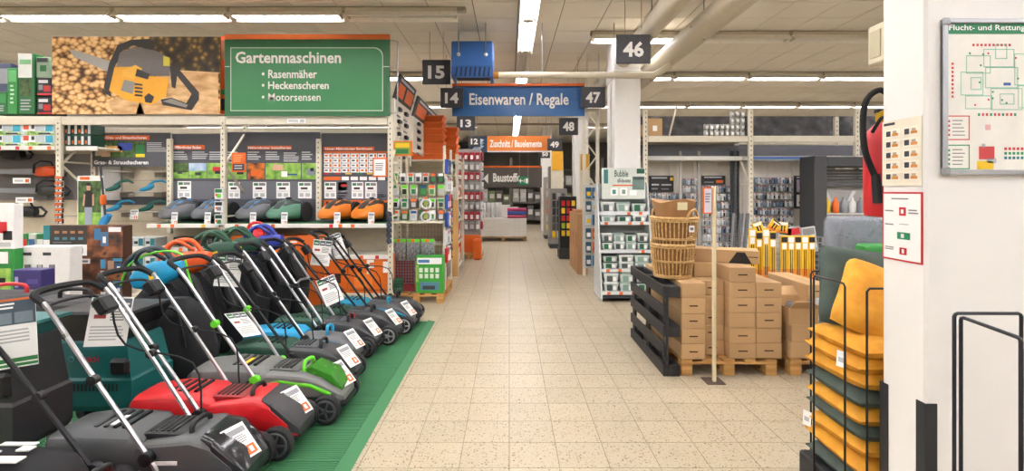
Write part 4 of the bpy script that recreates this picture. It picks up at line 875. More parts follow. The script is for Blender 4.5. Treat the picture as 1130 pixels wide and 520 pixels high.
leafvac('dark green leaf vacuum with round loop handle left of the blue red one', -2.95, 5.05, BOSG, mt('#27543f', .45), 1.23, 15)
leafvac('second dark green leaf vacuum, closest to the blue red one', -2.9, 5.4, BOSG, mt('#27543f', .45), 1.24, 15)
leafvac('blue and red leaf vacuum with yellow label', -2.8, 5.75, BLUEP, BLUEP, 1.24, 0)
o = thing('leaf_vacuum', 'red leaf vacuum right behind the blue and red one', 'leaf vacuum', (-3.15, 6.2, 0))
mb = MB(); mb.body([(-.12, .05, 1.0, 1.1), (0, .09, .96, 1.2), (.1, .06, 1.0, 1.12)], RED, 3, 14); obj('motor_housing', mb, o)
mb = MB(); mb.lathe([(.12, 0), (.15, .1), (.12, .95), (.05, 1.02)], FAB, 14); obj('collection_bag', mb, o)
mb = MB(); mb.tube(smooth([(-.1, 0, 1.1), (-.08, 0, 1.22), (.06, 0, 1.24), (.1, 0, 1.1)], 4), .018, RED, 8); obj('top_handle', mb, o)
# black catcher bags standing between
for i, (u, Y, z, r, lab) in enumerate(((318, 6.2, .95, .22, 'tall black round catcher bag in front of the orange board'), (200, 3.95, .8, .24, 'black catcher bag left of the lime green mower'))):
    t = thing('catcher_bag', lab, 'bag', (X_(u, Y), Y, 0), 0, 'black catcher bags')
    mb = MB(); mb.loft([[(rr*1.1*math.cos(2*math.pi*k/18), rr*.6*math.sin(2*math.pi*k/18), zz) for k in range(18)] for zz, rr in ((0, r*.7), (.08, r*.95), (z*.5, r*1.1), (z*.85, r*.8), (z, r*.3))], FAB); obj('bag_body', mb, t)
    mb = MB(); mb.tube(smooth([(-r*.5, -r*.5, z*.6), (-r*.3, -r*.6, z*.9), (r*.2, -r*.55, z*.9), (r*.5, -r*.55, z*.55)], 4), .012, BLKM, 6); obj('strap', mb, t)
def shredder(label, X, Y, wd, d, z0, z1, words=True, yaw=0, hm=TEAL, hop=BLKM):
    t = thing('garden_shredder', label, 'shredder', (X, Y, 0), R(yaw), 'garden shredders')
    a = wd/2
    mb = MB(); mb.loft([[(sx*ww, sy*dd, z) for sx, sy in ((-1, -1), (1, -1), (1, 1), (-1, 1))] for z, ww, dd in ((z0, a*.92, d*.46), (z0+.04, a, d*.5), (z0+.42*(z1-z0), a, d*.5), (z0+.45*(z1-z0), a*.95, d*.47), (z0+.9*(z1-z0), a*.8, d*.42), (z1-.03, a*.78, d*.4))], hm, smooth=False); b = obj('housing', mb, t)
    mb = MB(); mb.loft([[(sx*ww, sy*dd, z) for sx, sy in ((-1, -1), (1, -1), (1, 1), (-1, 1))] for z, ww, dd in ((z1-.05, a*.7, d*.4), (z1+.03, a*.75, d*.42), (z1+(.15 if words else .05), a*.98, d*.52), (z1+(.165 if words else .065), a*.96, d*.5))], hop, smooth=False); obj('hopper', mb, t)
    mb = MB()
    for k in range(16):
        x = -a*.72+k*a*.09
        o = MB(); o.box(x, x+a*.045, -d*.5-.002, -d*.5+.01, z0+.28*(z1-z0), z0+.38*(z1-z0), BLACK); obj('vent_slot', o, b)
    for sx in (-1, 1):
        mb = MB(); mb.tube([(sx*a*.75, -d*.3, z0+.03), (sx*a*.75, -d*.3, .02)], .022, LGREY, 8); obj('leg', mb, t)
        mb = MB(); mb.lathe([(.03, -.03), (.1, -.03), (.1, .03), (.03, .03)], TIRE, 16, RT(sx*a*.95, d*.35, .1, 0, 90)); obj('wheel', mb, t)
        mb = MB(); mb.tube([(sx*a*.75, d*.3, z0+.05), (sx*a*.75, d*.3, .1)], .022, LGREY, 8); obj('leg', mb, t)
    mb = MB(); mb.cbox(a*.5, a*.95, -d*.56, -d*.44, z0+.5*(z1-z0), z0+.72*(z1-z0), BLKM, .02); obj('switch_box', mb, t)
    if words:
        lettering('BOSCH', -a*.25, a*.2, z0+.66*(z1-z0), z0+.73*(z1-z0), mt('#c5283a', .5), t, -d*.47, .04)
        mb = MB(); mb.lathe([(.02, 0), (.02, .002)], mt('#3f8a8a', .4), 14, RT(-a*.45, -d*.468, z0+.7*(z1-z0), 90)); mb.lathe([(.013, 0), (.013, .003)], TEAL, 14, RT(-a*.45, -d*.469, z0+.7*(z1-z0), 90)); obj('emblem', mb, t)
    return t
shredder('teal garden shredder with red maker name and black hopper', X_(98, 3.25), 3.45, .56, .4, .2, .69)
t2 = shredder('black garden shredder with teal lid at the left edge behind the info sheet', -2.86, 2.8, .5, .36, .25, .86, False, hm=mt('#242628', .5), hop=TEAL)
card('info_sheet', .27, .35, PAPER, [(0, .62, 1, .97, mt('#4a5a66', .5)), (0, .97, 1, 1, ORANGE), *greek(.1, .84, .9, .95, 2, PAPER, 2), (.04, .64, .34, .8, mt('#7a8790', .5), 2), (.38, .64, .64, .8, mt('#7a8790', .5), 2), (.68, .64, .96, .8, mt('#7a8790', .5), 2), *greek(.45, .35, .92, .56, 4, LGREY), (.1, .42, .3, .5, mt('#c94aa0', .5)), (0, .08, 1, .14, GREEN), (0, .02, 1, .06, GREEN)], t2, (.3, -.27, .74), (R(-6), R(-5), R(20)), .004)
for i, (u, Y, lab) in enumerate(((-8, 3.9, 'black tool case standing behind the left shredder'), (64, 3.7, 'black tool case behind the shredder with the maker name'))):
    t = thing('tool_case', lab, 'case', (X_(u, Y), Y, 0), 0, 'black tool cases')
    mb = MB(); mb.cbox(-.33, .33, 0, .3, 0, .7, mt('#242527', .6), .03); obj('case_body', mb, t)
    mb = MB(); mb.cbox(-.31, .31, .0, .3, .705, .82, mt('#2f3033', .6), .03); obj('lid', mb, t)
    for x in (-.2, .2): mb = MB(); mb.cbox(x-.03, x+.03, -.015, .0, .64, .76, GREY, .005); obj('latch', mb, t)
    mb = MB(); mb.tube(smooth([(-.12, .15, .81), (-.1, .15, .88), (.1, .15, .88), (.12, .15, .81)], 3), .015, (RED if i == 0 else BLKM), 8); obj('handle', mb, t)
# ================================================================ PALLETS
def pallet(label, x0, x1, y0, y1, m=WOOD, H=.144, name='wooden_pallet', upright=False, loc=None, rot=None):
    L, W = y1-y0, x1-x0
    t = thing(name, label, 'pallet', loc or ((x0+x1)/2, (y0+y1)/2, 0)); a, b = W/2, L/2
    for i in range(5):
        x = -a+.05+(W-.1)*i/4; mb = MB(); mb.cbox(x-.05, x+.05, -b, b, H-.022, H, m, .003); obj('top_board', mb, t)
    for j in range(3):
        y = -b+.05+(L-.1)*j/2; mb = MB(); mb.cbox(-a, a, y-.05, y+.05, H-.044, H-.023, m, .003); obj('stringer_board', mb, t)
        for i in range(3):
            x = -a+.05+(W-.1)*i/2; mb = MB(); mb.cbox(x-.05, x+.05, y-.05, y+.05, .023, H-.045, m, .004); obj('block', mb, t)
    for i in range(3):
        x = -a+.05+(W-.1)*i/2; mb = MB(); mb.cbox(x-.05, x+.05, -b, b, 0, .022, m, .003); obj('bottom_board', mb, t)
    if rot: t.rotation_euler = rot
    return t
# ================================================================ LEFT AISLE END DISPLAY (on a pallet)
EX0, EX1, EY = X_(430, 7.26), X_(489, 7.26), 7.26
pallet('wooden pallet carrying the garden accessory wire display', EX0, EX1, EY, EY+1.2)
t = thing('wire_display', 'wire grid display stand of garden accessories on a pallet', 'display stand', ((EX0+EX1)/2, EY+.3, .146)); ew = (EX1-EX0)/2-.02
ZT_ = 2.28
for sx in (-1, 1):
    mb = MB(); mb.cbox(sx*ew-.02, sx*ew+.02, -.02, .02, 0, ZT_-.1, RK, .004); obj('post', mb, t)
    mb = MB(); mb.cbox(sx*ew-.02, sx*ew+.02, .8, .84, 0, ZT_-.1, RK, .004); obj('post', mb, t)
gm = MB()
for i in range(1, 15): x = -ew+2*ew*i/15; gm.tube([(x, 0, .1), (x, 0, ZT_-.6)], .003, WIRE, 5)
for i in range(24): z = .12+i*.075; gm.tube([(-ew, 0, z), (ew, 0, z)], .003, WIRE, 5)
g_ = obj('wire_grid', gm, t); g_['kind'] = 'stuff'
gm = MB()
for i in range(1, 15): y = .84*i/15; gm.tube([(ew, y, .1), (ew, y, ZT_-.6)], .003, WIRE, 5)
for i in range(24): z = .12+i*.075; gm.tube([(ew, 0, z), (ew, .84, z)], .003, WIRE, 5)
g_ = obj('side_wire_grid', gm, t); g_['kind'] = 'stuff'
for v in (244, ):
    mb = MB(); z = Z_(v, EY+.2)-.146; mb.cbox(-ew, ew, -.22, 0, z-.03, z, RK, .005); obj('shelf', mb, t)
# header boards facing the aisle (two gondola ends)
def endboard(y0, y1, x, z0, z1, label, tilt):
    t = thing('gondola_header', label, 'header board', (x, y0, 0)); L = y1-y0
    mb = MB(); mb.box(-.03, 0, 0, L, z0, z1-.35, mt('#ddd6c6', .6)); obj('peg_panel', mb, t)
    mb = MB(); mb.prism([(-.03, z1-.35), (.0, z1-.35), (.1, z1), (.07, z1)], 0, L, mt('#3c3a39', .6), 'xz'); b = obj('header', mb, t)
    M = RT(.0, 0, 0)
    def q(y0_, y1_, f0, f1, m):
        za, zb = z1-.35+.35*f0, z1-.35+.35*f1; xa, xb = .1*f0+.003, .1*f1+.003
        mb.add([(xa, y0_*L, za), (xa, y1_*L, za), (xb, y1_*L, zb), (xb, y0_*L, zb)], [(0, 1, 2, 3)], m)
    mb = MB(); q(.05, .4, .15, .7, ORANGE); q(.5, .93, .15, .7, ORANGE); q(.08, .9, .78, .9, LGREY); obj('print', mb, b)
    for j in range(4):
        for i in range(2):
            zz = z0+.08+j*(z1-.4-z0)/4; yy = .15*L+i*.4*L
            mb = MB(); mb.cbox(.0, .05, yy, yy+.16, zz, zz+.06, BLACK, .01); mb.box(.0, .012, yy-.03, yy+.2, zz-.08, zz-.06, GREY); obj('sample', mb, t)
    for yy in (.02, L-.02): mb = MB(); mb.cbox(-.06, -.03, yy-.02, yy+.02, z0-.25, z1-.3, RK, .004); obj('post', mb, t)
endboard(7.29, 8.5, X_(433, 7.26)+.02, 2.2, 3.35, 'cream aisle end header with orange picture squares, nearer of two', 0)
endboard(8.7, 11.3, X_(433, 7.26)+.02, 2.32, 3.3, 'cream aisle end header with orange picture squares, farther of two', 0)
notice(433, 455, 155.5, 172, 7.25, 'green and orange framed picture card over the wire display', mt('#8aa33c', .5), [(.15, .55, .85, .85, YEL, 2), (.2, .15, .8, .45, GREEN, 2)])
# hanging goods on the grid
HY = EY+.27
def pack(name, label, u, v, wpx, hpx, base, rects, Y=HY, d=.04, group='garden accessories on the wire display', prod=None, cat='pack', hook=True):
    wd, h = wpx*Y/FPX, hpx*Y/FPX
    mb = MB(); mb.cbox(-wd/2, wd/2, -d, 0, 0, h, base, .005); mb.prints(-wd/2, wd/2, 0, h, -d, rects)
    if hook: mb.tube([(0, .03, h-.01), (0, -d-.02, h-.005)], .003, WIRE, 5)
    if prod: prod(mb, wd, h, d)
    o = obj(name, mb, None, (X_(u, Y), Y, Z_(v+hpx, Y))); return tag(o, label, cat, group)
GRBAG = ramp_mat('grey_net_bag', 'noise', 30, [(.3, '#4a4b4d'), (.6, '#8a8c8e'), (.8, '#c4c6c8')], .4)
cols = [mt('#cfd2d2', .4), mt('#b9c6a0', .5), mt('#3e7a3c', .5), mt('#d9dbd8', .4), mt('#4b4e52', .5)]
rows = [(191, 11, 9, 7, 'top'), (204, 12, 9, 6, 'second'), (219, 11, 8, 6, 'third'), (232, 11, 8, 6, 'fourth')]
for ri, (v, h, w_, n, nm) in enumerate(rows):
    for i in range(n):
        u = 437+i*(50/(n-1)) if n > 1 else 460
        b = random.choice(cols)
        pack('accessory_pack', '%s small accessory pack from the left in the %s row of the wire display' % (nth[i], nm), u, v, min(w_, 48/n*.95), h, b, [(.1, .68, .9, .95, random.choice([ORANGE, PAPER, LIME, GREEN, BLUE, ORANGE])), (.2, .15, .8, .6, random.choice([DGREY, LGREY, GREEN, BLACK]))], d=.05)
for i in range(3):
    pack('net_bag', ('left', 'middle', 'right')[i]+' grey netting pack with lime top on the wire display', 442+i*15.5, 263, 14, 24, GRBAG, [(.0, .85, 1, 1, LIME), (.3, .86, .6, .98, ORANGE, 2)], d=.1, Y=HY-.02)
for i, (u, v) in enumerate(((470, 219), (470, 233))):
    t = thing('cable_coil', ('upper', 'lower')[i]+' round white cable coil hanging on the wire display', 'coil', (X_(u, HY-.08), HY-.08, Z_(v+6, HY)))
    mb = MB(); mb.tube([(.07*math.cos(a), 0, .07*math.sin(a)) for a in [2*math.pi*k/20 for k in range(20)]], .018, mt('#d6d8da', .4), 8, closed=True); obj('coil', mb, t)
    mb = MB(); mb.box(-.03, .03, -.022, -.0195, -.03, .05, mt('#8d9a4e', .5)); obj('label_card', mb, t); mb = MB(); mb.box(-.02, .02, -.024, .08, .075, .1, ORANGE); obj('price_label', mb, t)
t = thing('red_grid_bin', 'red and grey grid panel low on the wire display', 'panel', (X_(445, EY+.15), EY+.15, .147)); bw = .16
mb = MB()
for i in range(9): x = -bw+2*bw*i/8; mb.bar((x, 0, .12), (x, 0, .44), .008, GREY)
for i in range(8): z = .12+i*.045; mb.bar((-bw, 0, z), (bw, 0, z), .008, GREY)
g_ = obj('grid', mb, t); g_['kind'] = 'stuff'
mb = MB(); mb.box(-bw, bw, .02, .05, 0, .45, mt('#8f2733', .5)); obj('red_back', mb, t)
t = thing('folding_crate', 'small dark green folding crate on the pallet corner', 'crate', (X_(437, EY+.1)+.01, EY+.02, .146))
for i in range(3): mb = MB(); mb.cbox(-.09, .09, 0, .18, .01+i*.065, .068+i*.065, mt('#2f5f48', .5), .008); obj('crate_layer', mb, t)
mb = MB(); mb.box(-.085, .085, .005, .175, 0, .012, DKGRN); obj('base', mb, t)
carton('robot_mower_box', 'green product box with robot mower picture on the pallet', 459, 489, 288, 329, EY+.02, .2, mt('#3aa036', .5), [(.05, .78, .95, .95, PAPER), (.08, .82, .5, .9, mt('#4a7fb5', .5), 2), (.15, .08, .85, .3, mt('#4f7f96', .5)), (.25, .1, .7, .2, DGREY, 2), (.0, .3, .1, .75, grassm)]+[(.12+.2*(k % 4), .4+.16*(k//4), .25+.2*(k % 4), .52+.16*(k//4), mt('#dfe8d8', .5), 2) for k in range(8)]).location.z = .146
t = thing('red_bottle', 'red canister with white label at the aisle side of the pallet', 'canister', (X_(492, 7.65)-.06, 7.7, .146))
mb = MB(); mb.cbox(-.05, .05, -.12, .12, 0, .42, RED, .02); obj('canister_body', mb, t); mb = MB(); mb.lathe([(.02, 0), (.03, .01), (.03, .04), (.01, .05)], BLACK, 10, RT(0, -.05, .42)); obj('cap', mb, t); mb = MB(); mb.box(.05, .052, -.08, .08, .1, .3, PAPER); obj('label_card', mb, t)
# blue/white/red packs on the aisle side of the display
for r in range(6):
    for i in range(3):
        y = 7.62+i*.24; z = 2.0-r*.27-.1
        mb = MB(); c = random.choice([mt('#2b4fa8', .5), PAPER, RED, BLACK, mt('#c9ccd0', .4)])
        mb.cbox(0, .05, -.09, .09, 0, .22, c, .006); mb.box(.05, .052, -.06, .06, .03, .12, random.choice([PAPER, YEL, GREY])); mb.box(.05, .053, -.08, .08, .17, .21, random.choice([ORANGE, RED, BLUE]))
        tag(obj('side_pack', mb, None, (EX1-.012, y, z)), '%s pack of row %s on the aisle side of the wire display' % (nth[i], nth[r]), 'pack', 'packs on the aisle side of the wire display')
# dark clip strip of gloves at the rack post
t = thing('glove_strip', 'hanging strip of dark work gloves at the end post of the rack', 'clip strip', (X_(428.5, 6.965), 6.963, Z_(270, 6.9)))
mb = MB(); mb.box(-.01, .01, 0, .004, 0, .5, LGREY); obj('strip', mb, t)
for i in range(6): mb = MB(); mb.body([(-.03, .02, 0, .02), (0, .04, -.02, .05), (.05, .03, -.02, .04)], mt('#3a3f4c', .8), 3, 10, RT(0, -.03, .05+i*.075, 0, 60)); obj('glove', mb, t)
# ---- further left aisle displays
Yp = 9.6; t = thing('plywood_panel', 'upright plywood end panel beside the wire display', 'panel', (X_(498, Yp), Yp, 0))
mb = MB(); mb.box(-.13, .13, 0, .05, 0, Z_(221, Yp), ramp_mat('plywood', 'noise', 3, [(.3, '#b98a4e'), (.7, '#d8b070')], .7, stretch=(3, 3, .5))); obj('sheet', mb, t); mb = MB(); mb.box(-.13, .13, -.05, .07, 0, .03, WOOD); obj('foot', mb, t)
YR = 11.9
pallet('wooden pallet under the far red packet display', X_(503, YR), X_(503, YR)+.62, YR, YR+.9)
t = thing('red_display', 'red display tower with white blister packs at the left of the aisle', 'display stand', (X_(503, YR)+.3, YR+.2, .146))
mb = MB(); mb.cbox(-.28, .28, 0, .5, 0, 2.5, mt('#9c9b98', .5), .01); obj('core', mb, t); mb = MB(); mb.cbox(-.28, .28, -.05, 0, 0, .42, ORANGE, .01); obj('orange_base', mb, t)
for r in range(8):
    for i in range(4):
        mb = MB(); z = .55+r*.24; x = -.21+i*.14
        mb.cbox(x-.055, x+.055, -.05, 0, z, z+.19, mt('#b92d3a', .5) if r % 2 else mt('#a8a9ab', .5), .006); mb.cbox(x-.035, x+.035, -.065, -.05, z+.02, z+.12, mt('#d9dadb', .3), .006)
        tag(obj('blister_pack', mb, None, (X_(503, YR)+.3, YR+.2, .146)), '%s blister pack of the %s row up the red display tower' % (nth[i], nth[r]), 'pack', 'blister packs on the red display')
    for i in range(3):
        mb = MB(); mb.cbox(0, .05, -.06, .06, 0, .19, random.choice([mt('#b92d3a', .5), mt('#d9dadb', .4), mt('#d0d2d4', .4)]), .006); mb.box(.05, .052, -.04, .04, .03, .1, GREY)
        tag(obj('blister_pack', mb, None, (X_(503, YR)+.58, YR+.28+i*.15, .7+r*.24)), '%s aisle side blister pack of the %s row up the red display' % (nth[i], nth[r]), 'pack', 'aisle side packs on the red display')
tag(obj('orange_machine', MB().cbox(-.1, .1, -.12, .12, 0, .5, ORANGE, .04).cbox(-.06, .11, -.08, .08, .1, .4, LGREY, .03), None, (X_(527, 11.9), 11.85, 0)), 'orange and white machine standing by the red display', 'machine')
# orange crates stacked high up, with a pale bag
for i in range(7):
    mb = MB(); z = 2.251+i*.125; mb.prism([(-.28, 0), (.28, 0), (.32, .12), (-.32, .12)], -.2, .2, ORANGE); mb.box(-.33, .33, -.22, .22, .1, .12, mt('#f07a2a', .5))
    tag(obj('orange_crate', mb, None, (X_(494, 10.2)-.35, 10.0, z)), '%s orange plastic crate from the bottom of the stack on the shelf top' % nth[i], 'crate', 'stacked orange crates on the shelf top')
for i in range(4):
    mb = MB(); z = 2.251+i*.18; mb.prism([(-.3, 0), (.3, 0), (.34, .17), (-.34, .17)], -.2, .2, mt('#e8701f', .5)); mb.box(-.35, .35, -.22, .22, .15, .175, mt('#f07a2a', .5))
    tag(obj('orange_bin', mb, None, (X_(509, 10.6)-.4, 10.6, z)), '%s larger orange bin from the bottom beside the crate stack' % nth[i], 'crate', 'stacked larger orange bins')
# back shelf rows of the left gondolas (block the view behind the crates)
for i, (y0, y1, xa, xb, zt, lab) in enumerate(((9.7, 10.9, -9, -1.02, 2.25, 'long cream gondola shelf behind the robot mower wall'), (12.85, 13.7, -9, -1.05, 2.2, 'second long gondola shelf further back on the left'), (15.2, 16.2, -9, -1.15, 2.3, 'third long gondola shelf far back on the left'))):
    t = thing('gondola_shelf', lab, 'shelf', ((xa+xb)/2, (y0+y1)/2, 0), 0, 'left gondola shelves'); L = xb-xa; D = y1-y0
    mb = MB(); mb.box(-L/2, L/2-.32, -.03, .03, .1, zt, SLAT); obj('back_panel', mb, t)
    for z in (.12, .6, 1.05, 1.5, 1.95, zt):
        mb = MB(); mb.cbox(-L/2, L/2, -D/2, D/2, z-.03, z, RK, .005); obj('shelf_board', mb, t)
    for sx in (-1, 1):
        for sy in (-1, 1): mb = MB(); mb.cbox(sx*L/2-.03, sx*L/2+.03, sy*D/2-.03, sy*D/2+.03, 0, zt+.1, RK, .005); obj('post', mb, t)
    k = 0
    for z in (.12, .6, 1.05, 1.5):
        for q in range(4):
            mb = MB(); c = random.choice([RED, mt('#d9dadb', .4), ORANGE, DGREY, BLUE, mt('#b9babb', .4)]); hh = random.uniform(.2, .36)
            mb.cbox(-.12, .12, -.11, .11, 0, hh, c, .008); mb.box(.12, .122, -.07, .07, .05, hh*.6, PAPER)
            tag(obj('boxed_goods', mb, None, (xb-.16, y0+.16+q*(D-.3)/3.2, z+.001)), '%s box along the %s shelf at the aisle end of the %s left gondola' % (nth[q], {.12: 'lowest', .6: 'second', 1.05: 'third', 1.5: 'fourth'}[z], nth[i]), 'box', 'boxed goods on the %s left gondola end' % nth[i])
# ================================================================ BACK OF THE AISLE
YB = 16.2; pallet('far wooden pallet under the stack of white boards', X_(529, YB), X_(581, YB), YB, YB+1.0)
wb = (X_(581, YB)-X_(529, YB))/2; cx = (X_(581, YB)+X_(529, YB))/2
z = .146
for i in range(5):
    mb = MB(); mb.cbox(-wb, wb, 0, 1, 0, .115, mt('#dcd8d0', .6), .006)
    tag(obj('board_stack', mb, None, (cx, YB, z)), '%s bundle of white boards from the bottom on the far pallet' % nth[i], 'board', 'white board bundles on the far pallet'); z += .117
for i in range(4):
    tag(obj('white_roll', MB().lathe([(.05, 0), (.062, .01), (.062, .5), (.05, .51), (.02, .51)], mt('#cfcfcd', .5), 14), None, (X_(534+i*4.6, YB+.3), YB+.3+.1*(i % 2), z)), '%s upright white roll from the left on the far board stack' % nth[i], 'roll', 'white rolls on the far board stack')
for i, (c, lab) in enumerate((('#b23a5a', 'crimson'), ('#3a58a8', 'blue'), ('#b8326a', 'magenta'))):
    tag(obj('foil_roll', MB().tube([(0, 0, 0), (.62, 0, 0)], .055, mt(c, .5), 12), None, (X_(560, YB+.2), YB+.2, z+.056+i*.112)), lab+' foil roll lying on the far board stack', 'roll', 'coloured foil rolls')
for i in range(3):
    tag(obj('white_carton', MB().cbox(-.14, .14, 0, .3, 0, .5-.08*i, mt('#d8d4cc', .6), .01), None, (X_(549+i*9, YB+.6), YB+.55, z)), '%s tall white carton at the back of the far board stack' % nth[i], 'box', 'tall white cartons on the far board stack')
# far shelving wall
SHD = mt('#6f6a63', .6)
for n in range(6):
    xa = -6.5+n*2.2; t = thing('far_rack', '%s warehouse rack from the left along the far end wall' % nth[n], 'rack', (xa, 24, 0), 0, 'warehouse racks at the far wall')
    for sx in (0, 2.12): mb = MB(); mb.cbox(sx, sx+.05, 0, .08, 0, 3.2, mt('#8d877c', .5), .006); obj('upright', mb, t)
    for z in (.3, 1.1, 1.9, 2.7): mb = MB(); mb.cbox(.05, 2.12, 0, .8, z-.08, z, SHD, .006); obj('shelf_board', mb, t)
    for z in (.3, 1.1, 1.9):
        for q in range(6):
            mb = MB(); hh = random.uniform(.3, .62); c = random.choice(['#8f8a82', '#6d675f', '#a7a29a', '#55504a', '#9b7f55', '#b5b2ac', '#7d8a5a']); mb.cbox(0, .3, 0, .5, 0, hh, mt(c, .7), .01); mb.box(.05, .25, -.002, 0, hh*.3, hh*.7, mt('#c9c7c2', .6))
            tag(obj('stored_sack', mb, None, (xa+.08+q*.345, 24.05, z+.001)), '%s building goods pack from the left, %s shelf of the %s far rack' % (nth[q], {.3: 'lowest', 1.1: 'middle', 1.9: 'upper'}[z], nth[n]), 'goods', 'building goods on the far racks')
# ================================================================ RIGHT SIDE: tall truss rack and aisle goods
Yt = 9.6
t = thing('truss_rack', 'tall cream truss rack upright beside the main aisle on the right', 'rack', (X_(652, Yt), Yt, 0))
for x in (-.13, .13): mb = MB(); mb.cbox(x-.03, x+.03, -.03, .03, 0, Z_(120, Yt), RK, .006); obj('upright', mb, t)
zt = Z_(120, Yt); z = .2; s_ = 1
while z < zt-.3:
    mb = MB(); mb.bar((-.11*s_, 0, z), (.11*s_, 0, z+.3), .025, RK); obj('diagonal_brace', mb, t); z += .3; s_ = -s_
mb = MB(); mb.cbox(-.13, .13, -.02, .02, zt-.06, zt, RK, .005); obj('top_bar', mb, t)
mb = MB(); mb.box(-.16, .16, -.031, -.03, .15, 1.75, mt('#c9c6bd', .5)); obj('peg_sheet', mb, t)
# products at the aisle side of that rack
for r in range(6):
    for i in range(2):
        mb = MB(); c = random.choice([mt('#2a6f9e', .5), mt('#d8d9d6', .5), ORANGE, mt('#33586b', .5), BLACK, mt('#cfd8dc', .5)])
        mb.cbox(-.05, .05, -.05, 0, 0, .2, c, .006); mb.box(-.035, .035, -.052, -.05, .04, .12, random.choice([PAPER, YEL, BLUE]))
        tag(obj('hanging_pack', mb, None, (X_(650, Yt)+i*.13-.02, Yt-.0305, .2+r*.26)), '%s pack in the %s row up, hanging at the truss rack' % (('left', 'right')[i], nth[r]), 'pack', 'packs on the truss rack')
# long brown cardboard packs standing at the aisle
for i in range(3):
    Yq = 9.75+i*.45; x = X_(634, 9.75)+.06
    mb = MB(); mb.cbox(0, .2, 0, .4, 0, Z_(236, 9.75)+(i % 2)*.06, mt('#b58a5e', .8, rnd=.06), .01); mb.box(-.002, 0, .1, .3, .5, .8, mt('#a5794b', .8))
    tag(obj('standing_carton', mb, None, (x, Yq, 0)), '%s tall brown carton standing by the aisle below the truss rack' % ('nearest', 'middle', 'farthest')[i], 'box', 'tall brown cartons by the aisle')
# black battery display further along
Yq = 12.0; t = thing('black_display', 'narrow black display with yellow and red packs by the second column', 'display stand', (X_(627, Yq), Yq, 0))
mb = MB(); mb.cbox(-.2, .2, 0, .4, 0, 1.5, BLACK, .01); obj('cabinet', mb, t); mb = MB(); mb.cbox(-.22, .22, -.06, .42, 0, .25, mt('#2a2a2b', .5), .01); obj('base', mb, t)
for r in range(5):
    for i in range(3):
        tag(obj('small_pack', MB().cbox(-.04, .04, -.03, 0, 0, .13, random.choice([YEL, mt('#a9c53a', .5), RED, YEL]), .005), None, (X_(627, Yq)-.12+i*.12, Yq-.002, .55+r*.18)), '%s yellow or red pack of the %s row up on the black display' % (nth[i], nth[r]), 'pack', 'packs on the black display')
for i, (u, Y, w_, h_, c) in enumerate(((616, 14.2, .5, 1.7, '#8f8b85'), (607, 17.0, .4, 2.1, '#a29a8e'), (612, 15.6, .35, 2.4, '#77706a'))):
    t = thing('goods_stand', '%s grey stand of hanging hardware along the far right aisle side' % ('nearest', 'farthest', 'middle')[i], 'display stand', (X_(u, Y), Y, 0))
    mb = MB(); mb.cbox(-w_/2, w_/2, 0, .5, .12, h_, mt(c, .6), .01); obj('core', mb, t); mb = MB(); mb.cbox(-w_/2, w_/2, -.1, .5, 0, .12, DGREY, .01); obj('base', mb, t)
    for r in range(6):
        for q in range(3): mb = MB(); z = .3+r*(h_-.4)/6; x = -w_/2+.08+q*(w_-.1)/3; mb.cbox(x, x+.09, -.05, 0, z, z+.18, random.choice([mt('#55585b', .5), LGREY, ORANGE, DGREY, mt('#c7c4bd', .5), YEL]), .005); obj('hanging_item', mb, t)
# yellow header signs high up on the right
for i, (u0, u1, v0, v1, Y) in enumerate(((609, 621, 167, 188, 15.0), (641, 650, 170, 188, 11.5))):
    tag(obj('yellow_sign', MB().box(-(u1-u0)*Y/FPX/2, (u1-u0)*Y/FPX/2, 0, .04, 0, (v1-v0)*Y/FPX, mt('#e0a521', .5)).box(-(u1-u0)*Y/FPX/2-.02, (u1-u0)*Y/FPX/2+.02, .04, .07, -2.4, (v1-v0)*Y/FPX, RK), None, (X_((u0+u1)/2, Y), Y, Z_(v1, Y))), ('far', 'near')[i]+' yellow shelf header sign on the right of the aisle', 'sign')
# ================================================================ FOOD CONTAINER DISPLAY
Yb = 7.35; bx0, bx1 = X_(664, Yb), X_(722, Yb); bw = bx1-bx0; cx = (bx0+bx1)/2
t = thing('container_display', 'grey shop display of food containers with leaf pattern header', 'display stand', (cx, Yb, 0)); fr = mt('#b7bab9', .5)
for sx, nm in ((-1, 'side_panel'), (1, 'side_panel')):
    mb = MB(); mb.prism([(-.02, .05), (.62, .05), (.5, 1.75), (.38, 1.75)], sx*bw/2-.012, sx*bw/2+.012, mt('#c3c9c6', .4), 'yz'); obj(nm, mb, t)
    mb = MB(); mb.tube([(sx*bw/2, 0, .03), (sx*bw/2, .6, .03)], .02, fr, 8); obj('foot_rail', mb, t)
mb = MB(); mb.box(-bw/2, bw/2, .5, .52, .05, 1.75, mt('#a9adab', .6)); obj('back_panel', mb, t)
hx = (714-668)*Yb/FPX
hz0, hz1 = Z_(220, Yb)-.0, Z_(184.5, Yb)
mb = MB(); mb.box(-hx/2-.02, hx/2+.03, .3, .33, hz0, hz1, mt('#cfd6cd', .5)); hd = obj('header_board', mb, t)
mb = MB(); mb.prints(-hx/2-.02, hx/2+.03, hz0, hz1, .3, [(.04, .5, .14, .95, mt('#3c7a76', .5)), (.7, .3, .98, .72, mt('#6f877f', .5)), (.72, .62, .98, .72, mt('#41564f', .5), 2), (.8, .82, .98, .98, mt('#1d5a41', .5)), (.25, .42, .75, .46, ORANGE), (.2, .12, .36, .36, PAPER), (.42, .12, .58, .36, PAPER), (.64, .12, .8, .28, PAPER), (.24, .16, .32, .3, mt('#4a8b80', .5), 2), (.46, .16, .54, .3, mt('#7a9a8c', .5), 2)]); obj('print', mb, hd)
